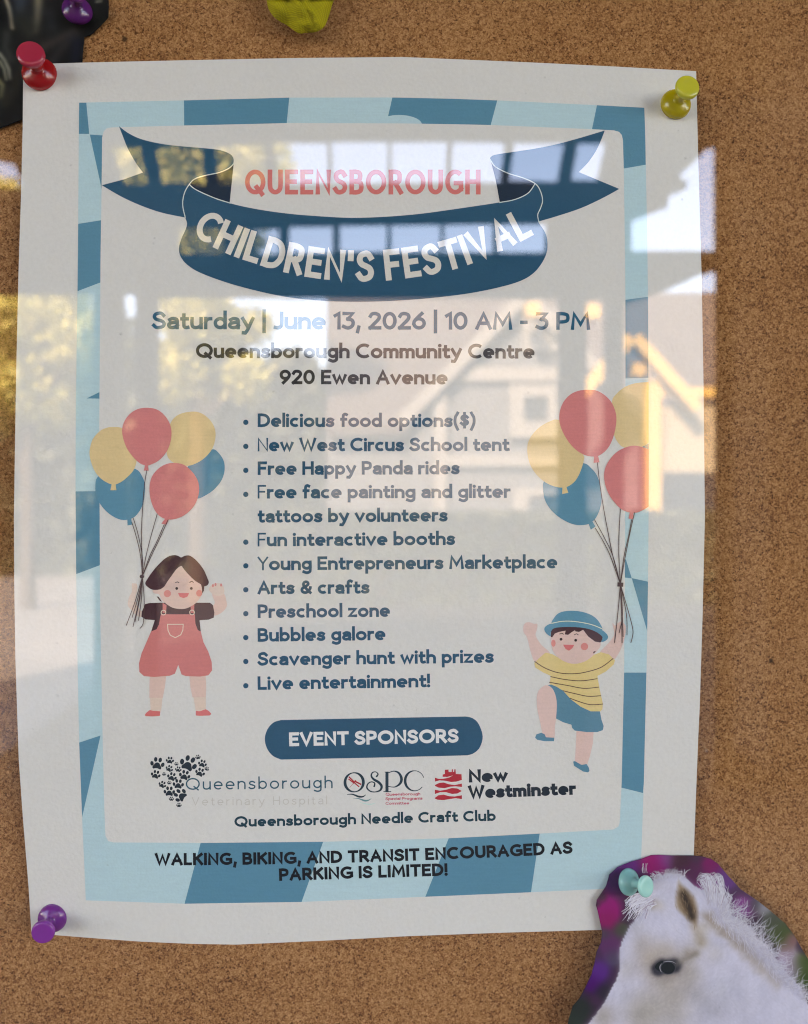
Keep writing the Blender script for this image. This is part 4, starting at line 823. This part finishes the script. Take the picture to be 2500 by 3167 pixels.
P.poly(cr_closed(H2((90, 1270), (120, 1225), (165, 1205), (210, 1225), (190, 1320), (130, 1310)), 4), 3, lens, grid=1000)
P.poly(H2(*ell(226, 1278, 84, 70)), 3.4, iris, grid=1000); P.poly(H2(*ell(229, 1279, 73, 61)), 4, lens, grid=1000)
P.stroke(H2((160, 1232), (143, 1265), (148, 1305), (165, 1325)), [.8, 2.4, 1.8, .6], 5, shine, smooth=True, cap=False)
P.stroke(H2((175, 1216), (230, 1208), (280, 1215), (308, 1232)), [.8, 2.2, 1.8, .5], 5, shine, smooth=True, cap=False)
P.build('eye', pony)
P = Print(pony_lay)
hairs = [pink_('mane_%s' % n, c) for n, c in (('a', (172, 172, 190)), ('b', (184, 184, 200)), ('c', (160, 156, 172)), ('d', (140, 126, 146)))]
def strand(pts, w, i): P.stroke(pts, [w, w, w * .9, w * .3][:len(pts)] if len(pts) >= 3 else [w, w * .4], 6 + i * .004, rr.choice(hairs[:3] if rr.random() < .9 else hairs), smooth=True, cap=False, n=4)
i = 0
for _ in range(120):                                   # forelock
    a, b2 = rr.uniform(860, 1080), rr.uniform(540, 720); L_ = rr.uniform(120, 330)
    ang = R(rr.uniform(118, 160)); e = (a + L_ * math.cos(ang), b2 + L_ * math.sin(ang))
    strand(H1((a, b2), ((a + e[0]) / 2 - 20, (b2 + e[1]) / 2 - rr.uniform(5, 30)), e), rr.uniform(.8, 2.4), i); i += 1
for _ in range(90):                                    # top tuft
    a = rr.uniform(1040, 1420); b2 = 330 + abs(a - 1260) * .15 + rr.uniform(0, 60); L_ = rr.uniform(50, 130); ang = R(rr.uniform(-150, -30) if a > 1150 else rr.uniform(-170, -90))
    e = (a + L_ * math.cos(ang), b2 + L_ * math.sin(ang) * .8); strand(H1((a, b2), ((a + e[0]) / 2 + rr.uniform(-15, 15), (b2 + e[1]) / 2 - 18), e), rr.uniform(.6, 1.7), i); i += 1
for _ in range(7):
    a = rr.uniform(900, 960); strand(H1((a, 320), (a - 10, 270), (a + rr.uniform(-20, 20), 200)), .8, i); i += 1
for _ in range(95):                                   # curl behind the ear
    t = rr.random(); bx, by = 640 + 200 * t + rr.uniform(-20, 20), 560 + 60 * t + rr.uniform(-30, 60); k2 = rr.uniform(.35, 1.08)
    e = (555 + 320 * t + rr.uniform(-25, 25), 430 - 170 * math.sin(math.pi * min(1, t * .9 + .1)) * k2 + 90 * t)
    m_ = ((bx + e[0]) / 2 + 45 * (t - .2) + rr.uniform(-10, 30), (by + e[1]) / 2 - 40)
    strand(H2((bx, by), m_, e), rr.uniform(.7, 2.0), i); i += 1
for _ in range(60):
    a = rr.uniform(560, 760); strand(H2((a + 80, 470 + rr.uniform(-20, 60)), (a + 60, 330 + rr.uniform(-20, 20)), (a, 295 + rr.uniform(-30, 80)), (a - 40, 360 + rr.uniform(-30, 40))), rr.uniform(.5, 1.3), i); i += 1
for _ in range(9):
    a, b2, rad = rr.uniform(900, 1010), rr.uniform(540, 760), rr.uniform(40, 90)
    strand(H2(*[(a + rad * math.cos(R(q)), b2 + rad * math.sin(R(q))) for q in range(100, -70, -40)][:4]), .9, i); i += 1
crest = H2((800, 640), (880, 740), (980, 820), (1080, 880), (1180, 970), (1270, 1060), (1340, 1160), (1440, 1300), (1540, 1420), (1640, 1500), (1720, 1600))
for _ in range(760):                                   # mane along the neck
    s_ = rr.random() ** 1.25 * (len(crest) - 1.001); j = int(s_); t = s_ - j
    bx = crest[j][0] + (crest[j + 1][0] - crest[j][0]) * t + rr.uniform(-22, 8); by = crest[j][1] + (crest[j + 1][1] - crest[j][1]) * t + rr.uniform(-6, 26)
    ang = R(rr.gauss(-22, 48)); L_ = (14 + 60 * rr.random() ** 2.4) * (1.25 if j < 6 else .85)
    e = (bx + L_ * math.cos(ang), by + L_ * math.sin(ang)); wv_ = rr.uniform(-.24, .24) * L_; nx_, ny_ = -math.sin(ang) * wv_, math.cos(ang) * wv_; P.stroke([(bx, by), (bx + (e[0] - bx) * .35 + nx_, by + (e[1] - by) * .35 + ny_), (bx + (e[0] - bx) * .7 - nx_ * .6, by + (e[1] - by) * .7 - ny_ * .6), e], [1.0, 1.0, .8, .25], 6 + i * .004, rr.choice(hairs[:3]), smooth=True, cap=False, n=3); i += 1
for _ in range(160):                                   # coat hairs over the dark strip of the neck
    s_ = rr.random() * (len(NECKB) - 1.001); j = int(s_); t = s_ - j
    bx = NECKB[j][0] + (NECKB[j + 1][0] - NECKB[j][0]) * t + rr.uniform(0, 26); by = NECKB[j][1] + (NECKB[j + 1][1] - NECKB[j][1]) * t + rr.uniform(-30, -6)
    L_ = rr.uniform(12, 34); ang = R(rr.uniform(50, 110)); P.stroke([(bx, by), (bx + L_ * .5 * math.cos(ang) + 2, by + L_ * .5 * math.sin(ang)), (bx + L_ * math.cos(ang), by + L_ * math.sin(ang))], [1.2, 1.1, .3], 6 + i * .004, rr.choice(hairs[:3]), smooth=True, cap=False, n=3); i += 1
P.build('mane', pony)

# ---- dark cut-out at the top left
dark_out = [(336, -60), (336, 20), (335, 53), (306, 84), (280, 107), (261, 114), (258, 140), (256, 165), (253, 215), (200, 265), (120, 340), (67, 369), (0, 396), (-80, 410), (-80, -60)]
DZ = zz(0, 0, 4.744)
DST = [(DZ((95, 0), (140, 130), (165, 260), (180, 400)), 7, (158, 146, 124), .8), (DZ((560, -20), (560, 120), (545, 270), (500, 420)), 15, (112, 106, 90), .8), (DZ((300, 0), (290, 120), (320, 200)), 26, (46, 54, 64), .8), (DZ((330, 300), (430, 420)), 30, (34, 36, 32), .8), (DZ((0, 790), (70, 880), (130, 1020), (145, 1140)), 7, (128, 130, 118), .85), (DZ((0, 900), (60, 1010), (90, 1160)), 6, (110, 112, 98), .8), (DZ((-20, 1180), (40, 1250), (20, 1400)), 9, (112, 112, 84), .8),
       (DZ((1080, 480), (800, 600), (560, 720)), 18, (46, 42, 40), .8), (DZ((1090, 520), (900, 720), (760, 900)), 16, (36, 34, 36), .7), (DZ((100, 500), (80, 700), (160, 860)), 16, (44, 48, 46), .7), (DZ((330, 1000), (200, 1250), (60, 1500)), 22, (36, 36, 30), .7), (DZ((720, 200), (760, 380)), 24, (34, 38, 42), .7), (DZ((1400, 160), (1480, 330)), 18, (28, 32, 28), .7), (DZ((1140, 640), (1100, 860)), 18, (16, 20, 34), .8), (DZ((1420, 20), (1480, 10)), 5, (110, 112, 104), .7)]
def dark_paint(x, y):
    c = (15, 15, 16)
    for pts, w, col, a in DST: c = mixc(c, tuple(v * 1.25 for v in col), min(1, a * 1.2) * math.exp(-(segd((x, y), pts) / (w * 1.1)) ** 2))
    n = NZ.noise(Vector((x * .12, y * .04, 1))) * 4
    return tuple(max(2, v * .72 + n * .6 - 3) for v in c)
dark = sheet('animal_cutout', dark_out, lambda x, y: .0009 + .0004 * max(0, (250 - x) / 250), dark_paint, M_PONY, 5)
setorigin(dark); s = dark.modifiers.new('thickness', 'SOLIDIFY'); s.thickness = .0002; s.offset = -1
tag(dark, 'nearly black cut-out photo with pale grey streaks, tucked under the top left corner', 'photo cutout')

# ---- yellow cloth petal
PZ = zz(760, 0, 5.024)
petal_out = PZ((300, -500), (310, -200), (325, 0), (337, 70), (352, 130), (385, 190), (440, 262), (490, 305), (560, 345), (620, 378), (680, 415), (730, 455), (780, 490), (815, 512), (860, 522), (910, 512), (980, 506), (1050, 502), (1100, 493), (1160, 465), (1205, 432), (1240, 385), (1272, 310), (1300, 230), (1322, 150), (1345, 70), (1372, 0), (1400, -200), (1390, -500))
CR = PZ((800, -500), (850, 0), (940, 150), (1020, 260), (1080, 420))
def petal_h(x, y):
    d = segd((x, y), CR); e = edged(petal_out[2:-2], (x, y)) if y > -5 else 20
    return .0065 + .0022 * math.exp(-(d / 22) ** 2) - .0015 * math.exp(-(d / 6) ** 2) + .0016 * min(1, e / 25) - (.0016 if y > 60 else .0016 * max(0, y) / 60) + .0007 * math.sin(x * .09)
m, nt, b = new_mat('yellow_cloth'); N = nt.nodes; L = nt.links
b.inputs['Roughness'].default_value = .8; b.inputs['Specular IOR Level'].default_value = .15
tc = N.new('ShaderNodeTexCoord'); mpn = N.new('ShaderNodeMapping'); mpn.inputs['Rotation'].default_value = (0, R(-14), 0); L.new(tc.outputs['Object'], mpn.inputs['Vector'])
wv = N.new('ShaderNodeTexWave'); wv.bands_direction = 'Z'; wv.inputs['Scale'].default_value = 720; wv.inputs['Distortion'].default_value = 1.0; L.new(mpn.outputs['Vector'], wv.inputs['Vector'])
w2 = N.new('ShaderNodeTexWave'); w2.bands_direction = 'X'; w2.inputs['Scale'].default_value = 720; w2.inputs['Distortion'].default_value = 1.0; L.new(mpn.outputs['Vector'], w2.inputs['Vector'])
am = N.new('ShaderNodeMath'); am.operation = 'ADD'; L.new(wv.outputs['Fac'], am.inputs[0]); L.new(w2.outputs['Fac'], am.inputs[1])
rp = N.new('ShaderNodeValToRGB'); rp.color_ramp.elements[0].color = (.34, .28, .007, 1); rp.color_ramp.elements[1].color = (.62, .53, .018, 1)
hm = N.new('ShaderNodeMath'); hm.operation = 'MULTIPLY'; hm.inputs[1].default_value = .5; L.new(am.outputs[0], hm.inputs[0]); L.new(hm.outputs[0], rp.inputs['Fac']); L.new(rp.outputs['Color'], b.inputs['Base Color'])
bp = N.new('ShaderNodeBump'); bp.inputs['Strength'].default_value = .6; bp.inputs['Distance'].default_value = .0003; L.new(hm.outputs[0], bp.inputs['Height']); L.new(bp.outputs['Normal'], b.inputs['Normal'])
petal = sheet('cloth_petal', petal_out, petal_h, None, m, 7); setorigin(petal); s = petal.modifiers.new('thickness', 'SOLIDIFY'); s.thickness = .0003; s.offset = -1
tag(petal, 'yellow woven cloth petal hanging over the cork above the poster', 'cloth petal')

# ---- push pins
def plastic(name, col, trans=.25):
    m, nt, b = new_mat('plastic_' + name); b.inputs['Base Color'].default_value = (*col, 1); b.inputs['Roughness'].default_value = .22
    b.inputs['Subsurface Weight'].default_value = trans; b.inputs['Subsurface Radius'].default_value = (.003, .003, .003); b.inputs['Subsurface Scale'].default_value = 1.0
    b.inputs['Coat Weight'].default_value = .3; b.inputs['Coat Roughness'].default_value = .08
    return m
STEEL = flat_mat('steel', (.5, .5, .5), .25, .5, metallic=1.0)
def lathe(prof, n=40):
    v = []; f = []
    for r, z in prof:
        for i in range(n): v.append(Vector((r * math.cos(2 * math.pi * i / n), r * math.sin(2 * math.pi * i / n), z)))
    for k in range(len(prof) - 1):
        for i in range(n):
            j = (i + 1) % n; f.append([k * n + i, k * n + j, (k + 1) * n + j, (k + 1) * n + i])
    return v, f
def prof(pts, n=5): return [(max(0.00001, r), z) for r, z in cr_open(pts, n)]
def push_pin(base, head, hb, scale, col, headcol, label):
    s = scale * .001; b0 = plane_pt(*base, hb); d = ray(*head); Lh = 9.6 * s
    # head centre on its own sight line, a pin's length from the base
    oc = CAM - b0; a_ = d.dot(d); h_ = d.dot(oc); c_ = oc.dot(oc) - Lh * Lh; disc = max(0, h_ * h_ - a_ * c_); t = (-h_ - math.sqrt(disc)) / a_
    ax = (CAM + d * t - b0).normalized(); rot = Vector((0, 0, 1)).rotation_difference(ax).to_matrix()
    root = empty('push_pin', b0); tag(root, label, 'push pin', 'push pins'); root.rotation_mode = 'QUATERNION'
    bm_, hm_ = plastic(label.split()[0] + '_body', col), plastic(label.split()[0] + '_head', headcol)
    def part(name, pts, mat):
        v, f = lathe(prof([(r * s, z * s) for r, z in pts]))
        me = bpy.data.meshes.new(name); me.from_pydata([tuple(rot @ p) for p in v], [], f); me.materials.append(mat)
        for p in me.polygons: p.use_smooth = True
        o = bpy.data.objects.new(name, me); COL.objects.link(o); o.parent = root
    part('flange', [(0, .05), (0, .05), (4.3, .1), (5.1, .5), (5.3, 1.2), (5.1, 2.1), (4.4, 3.0), (3.3, 3.7), (2.2, 4.2), (1.8, 4.6), (0, 4.6), (0, 4.6)], bm_)
    part('grip', [(1.9, 4.3), (1.7, 5.2), (1.6, 6.5), (1.7, 7.8), (1.9, 8.6)], bm_)
    part('head', [(0, 8.3), (0, 8.3), (2.0, 8.3), (3.1, 8.6), (3.85, 9.2), (4.1, 9.8), (4.0, 10.5), (3.5, 10.9), (2.4, 11.0), (1.2, 10.9), (0, 10.85), (0, 10.85)], hm_)
    part('needle', [(.5, .3), (.5, -5), (.02, -8)], STEEL)
push_pin((126.5, 236), (97, 172), .0022, 1.0, (.46, .004, .008), (.52, .03, .07), 'red push pin at the top left corner of the poster')
push_pin((2085.8, 329), (2124.6, 273), .0030, .92, (.52, .40, .005), (.62, .58, .05), 'yellow push pin at the top right corner of the poster')
push_pin((166.9, 2834), (135.4, 2880), .0026, .84, (.20, .02, .26), (.28, .03, .34), 'purple push pin at the bottom left corner of the poster')
push_pin((1938, 2726), (1995, 2741), .0074, .76, (.20, .54, .54), (.36, .80, .73), 'turquoise push pin through the pony photo')
push_pin((240, 40), (232, -24), .0016, .86, (.13, .01, .18), (.24, .02, .28), 'violet push pin in the dark cut-out photo')

# ---- cork board
m, nt, b = new_mat('cork'); N = nt.nodes; L = nt.links
b.inputs['Roughness'].default_value = .85; b.inputs['Specular IOR Level'].default_value = .15
tc = N.new('ShaderNodeTexCoord')
def vor(scale, rnd=1.0):
    n = N.new('ShaderNodeTexVoronoi'); n.inputs['Scale'].default_value = scale; n.inputs['Randomness'].default_value = rnd
    wz = N.new('ShaderNodeTexNoise'); wz.inputs['Scale'].default_value = scale * .9; wz.inputs['Detail'].default_value = 2; L.new(tc.outputs['Object'], wz.inputs['Vector'])
    sc_ = N.new('ShaderNodeVectorMath'); sc_.operation = 'SCALE'; sc_.inputs['Scale'].default_value = 1.1 / scale; L.new(wz.outputs['Color'], sc_.inputs[0])
    ad_ = N.new('ShaderNodeVectorMath'); ad_.operation = 'ADD'; L.new(tc.outputs['Object'], ad_.inputs[0]); L.new(sc_.outputs[0], ad_.inputs[1]); L.new(ad_.outputs[0], n.inputs['Vector'])
    return n
va = vor(1450); vb = vor(2900)
sep = N.new('ShaderNodeSeparateColor'); L.new(va.outputs['Color'], sep.inputs[0]); sep2 = N.new('ShaderNodeSeparateColor'); L.new(vb.outputs['Color'], sep2.inputs[0])
mixn = N.new('ShaderNodeMix'); mixn.data_type = 'FLOAT'; mixn.inputs['Factor'].default_value = .5; L.new(sep.outputs[0], mixn.inputs['A']); L.new(sep2.outputs[0], mixn.inputs['B'])
nf = N.new('ShaderNodeTexNoise'); nf.inputs['Scale'].default_value = 3300; nf.inputs['Detail'].default_value = 4; L.new(tc.outputs['Object'], nf.inputs['Vector'])
mix2 = N.new('ShaderNodeMix'); mix2.data_type = 'FLOAT'; mix2.inputs['Factor'].default_value = .35; L.new(mixn.outputs[0], mix2.inputs['A']); L.new(nf.outputs['Fac'], mix2.inputs['B'])
nl = N.new('ShaderNodeTexNoise'); nl.inputs['Scale'].default_value = 38; nl.inputs['Detail'].default_value = 5; L.new(tc.outputs['Object'], nl.inputs['Vector'])
mad = N.new('ShaderNodeMath'); mad.operation = 'MULTIPLY_ADD'; mad.inputs[1].default_value = .22; L.new(nl.outputs['Fac'], mad.inputs[0]); L.new(mix2.outputs[0], mad.inputs[2])
rp = N.new('ShaderNodeValToRGB'); cr = rp.color_ramp
cr.elements[0].position = .30; cr.elements[0].color = (.085, .030, .010, 1); cr.elements[1].position = .90; cr.elements[1].color = (.66, .335, .15, 1)
for pos, c_ in ((.41, (.23, .085, .028)), (.53, (.37, .152, .055)), (.68, (.49, .225, .088))):
    e = cr.elements.new(pos); e.color = (*c_, 1)
L.new(mad.outputs[0], rp.inputs['Fac'])
vh = N.new('ShaderNodeTexVoronoi'); vh.inputs['Scale'].default_value = 62; L.new(tc.outputs['Object'], vh.inputs['Vector'])
hr = N.new('ShaderNodeMapRange'); hr.inputs['From Min'].default_value = .035; hr.inputs['From Max'].default_value = .07; hr.inputs['To Min'].default_value = .85; hr.inputs['To Max'].default_value = 0; L.new(vh.outputs['Distance'], hr.inputs['Value'])
hs = N.new('ShaderNodeSeparateColor'); L.new(vh.outputs['Color'], hs.inputs[0]); hg = N.new('ShaderNodeMath'); hg.operation = 'GREATER_THAN'; hg.inputs[1].default_value = .8; L.new(hs.outputs[0], hg.inputs[0])
hm2 = N.new('ShaderNodeMath'); hm2.operation = 'MULTIPLY'; L.new(hr.outputs['Result'], hm2.inputs[0]); L.new(hg.outputs[0], hm2.inputs[1])
hx = N.new('ShaderNodeMix'); hx.data_type = 'RGBA'; hx.inputs['B'].default_value = (.03, .014, .006, 1); L.new(hm2.outputs[0], hx.inputs['Factor']); L.new(rp.outputs['Color'], hx.inputs['A']); L.new(hx.outputs['Result'], b.inputs['Base Color'])
bp = N.new('ShaderNodeBump'); bp.inputs['Strength'].default_value = .7; bp.inputs['Distance'].default_value = .0006; L.new(mix2.outputs[0], bp.inputs['Height']); L.new(bp.outputs['Normal'], b.inputs['Normal'])
cork = boxes('cork_board', [((-.65, 0.0, .85), (.65, .03, 2.15))], m); tag(cork, 'speckled brown cork board behind the pinned papers', 'cork board')

# ---- glass pane over the board
gm = bpy.data.materials.new('pane_glass'); gm.use_nodes = True; N = gm.node_tree.nodes; L = gm.node_tree.links; N.clear()
out = N.new('ShaderNodeOutputMaterial'); mix = N.new('ShaderNodeMixShader'); tr = N.new('ShaderNodeBsdfTransparent'); gl = N.new('ShaderNodeBsdfGlossy'); fr = N.new('ShaderNodeFresnel')
tr.inputs['Color'].default_value = (.97, .985, .975, 1); gl.inputs['Roughness'].default_value = 0.0; gl.inputs['Color'].default_value = (1, 1, 1, 1); 
geo = N.new('ShaderNodeNewGeometry'); io = N.new('ShaderNodeMix'); io.data_type = 'FLOAT'; io.inputs['A'].default_value = 2.0; io.inputs['B'].default_value = 1 / 2.0
L.new(geo.outputs['Backfacing'], io.inputs['Factor']); L.new(io.outputs[0], fr.inputs['IOR'])
L.new(fr.outputs[0], mix.inputs[0]); L.new(tr.outputs[0], mix.inputs[1]); L.new(gl.outputs[0], mix.inputs[2]); 
tcg = N.new('ShaderNodeTexCoord'); mg = N.new('ShaderNodeMapping'); mg.inputs['Rotation'].default_value = (0, R(35), 0); mg.inputs['Scale'].default_value = (6, 6, 34); L.new(tcg.outputs['Object'], mg.inputs['Vector'])
sm = N.new('ShaderNodeTexNoise'); sm.inputs['Scale'].default_value = 1.0; sm.inputs['Detail'].default_value = 6; L.new(mg.outputs['Vector'], sm.inputs['Vector'])
sp_ = N.new('ShaderNodeTexNoise'); sp_.inputs['Scale'].default_value = 420; sp_.inputs['Detail'].default_value = 2; L.new(tcg.outputs['Object'], sp_.inputs['Vector'])
r1 = N.new('ShaderNodeMapRange'); r1.inputs['From Min'].default_value = .45; r1.inputs['From Max'].default_value = .8; r1.inputs['To Max'].default_value = .022; L.new(sm.outputs['Fac'], r1.inputs['Value'])
r2 = N.new('ShaderNodeMapRange'); r2.inputs['From Min'].default_value = .76; r2.inputs['From Max'].default_value = .84; r2.inputs['To Max'].default_value = .16; L.new(sp_.outputs['Fac'], r2.inputs['Value'])
du = N.new('ShaderNodeMath'); du.operation = 'ADD'; L.new(r1.outputs['Result'], du.inputs[0]); L.new(r2.outputs['Result'], du.inputs[1])
dd = N.new('ShaderNodeBsdfDiffuse'); dd.inputs['Color'].default_value = (.6, .58, .55, 1); mx2 = N.new('ShaderNodeMixShader')
L.new(du.outputs[0], mx2.inputs[0]); L.new(mix.outputs[0], mx2.inputs[1]); L.new(dd.outputs[0], mx2.inputs[2]); L.new(mx2.outputs[0], out.inputs[0])
clear = bpy.data.materials.new('pane_back'); clear.use_nodes = True; N = clear.node_tree.nodes; L = clear.node_tree.links; N.clear()
out = N.new('ShaderNodeOutputMaterial'); tr = N.new('ShaderNodeBsdfTransparent'); L.new(tr.outputs[0], out.inputs[0])
v, f = box_mesh([((-.62, GLASS_Y, .88), (.62, GLASS_Y + .003, 2.12))])
gp = link_mesh('glass_pane', v, f, [gm, clear], None, [1, 1, 0, 1, 1, 1]); setorigin(gp)
tag(gp, 'clear glass pane in front of the cork board, mirroring house, trees and sky', 'glass pane')
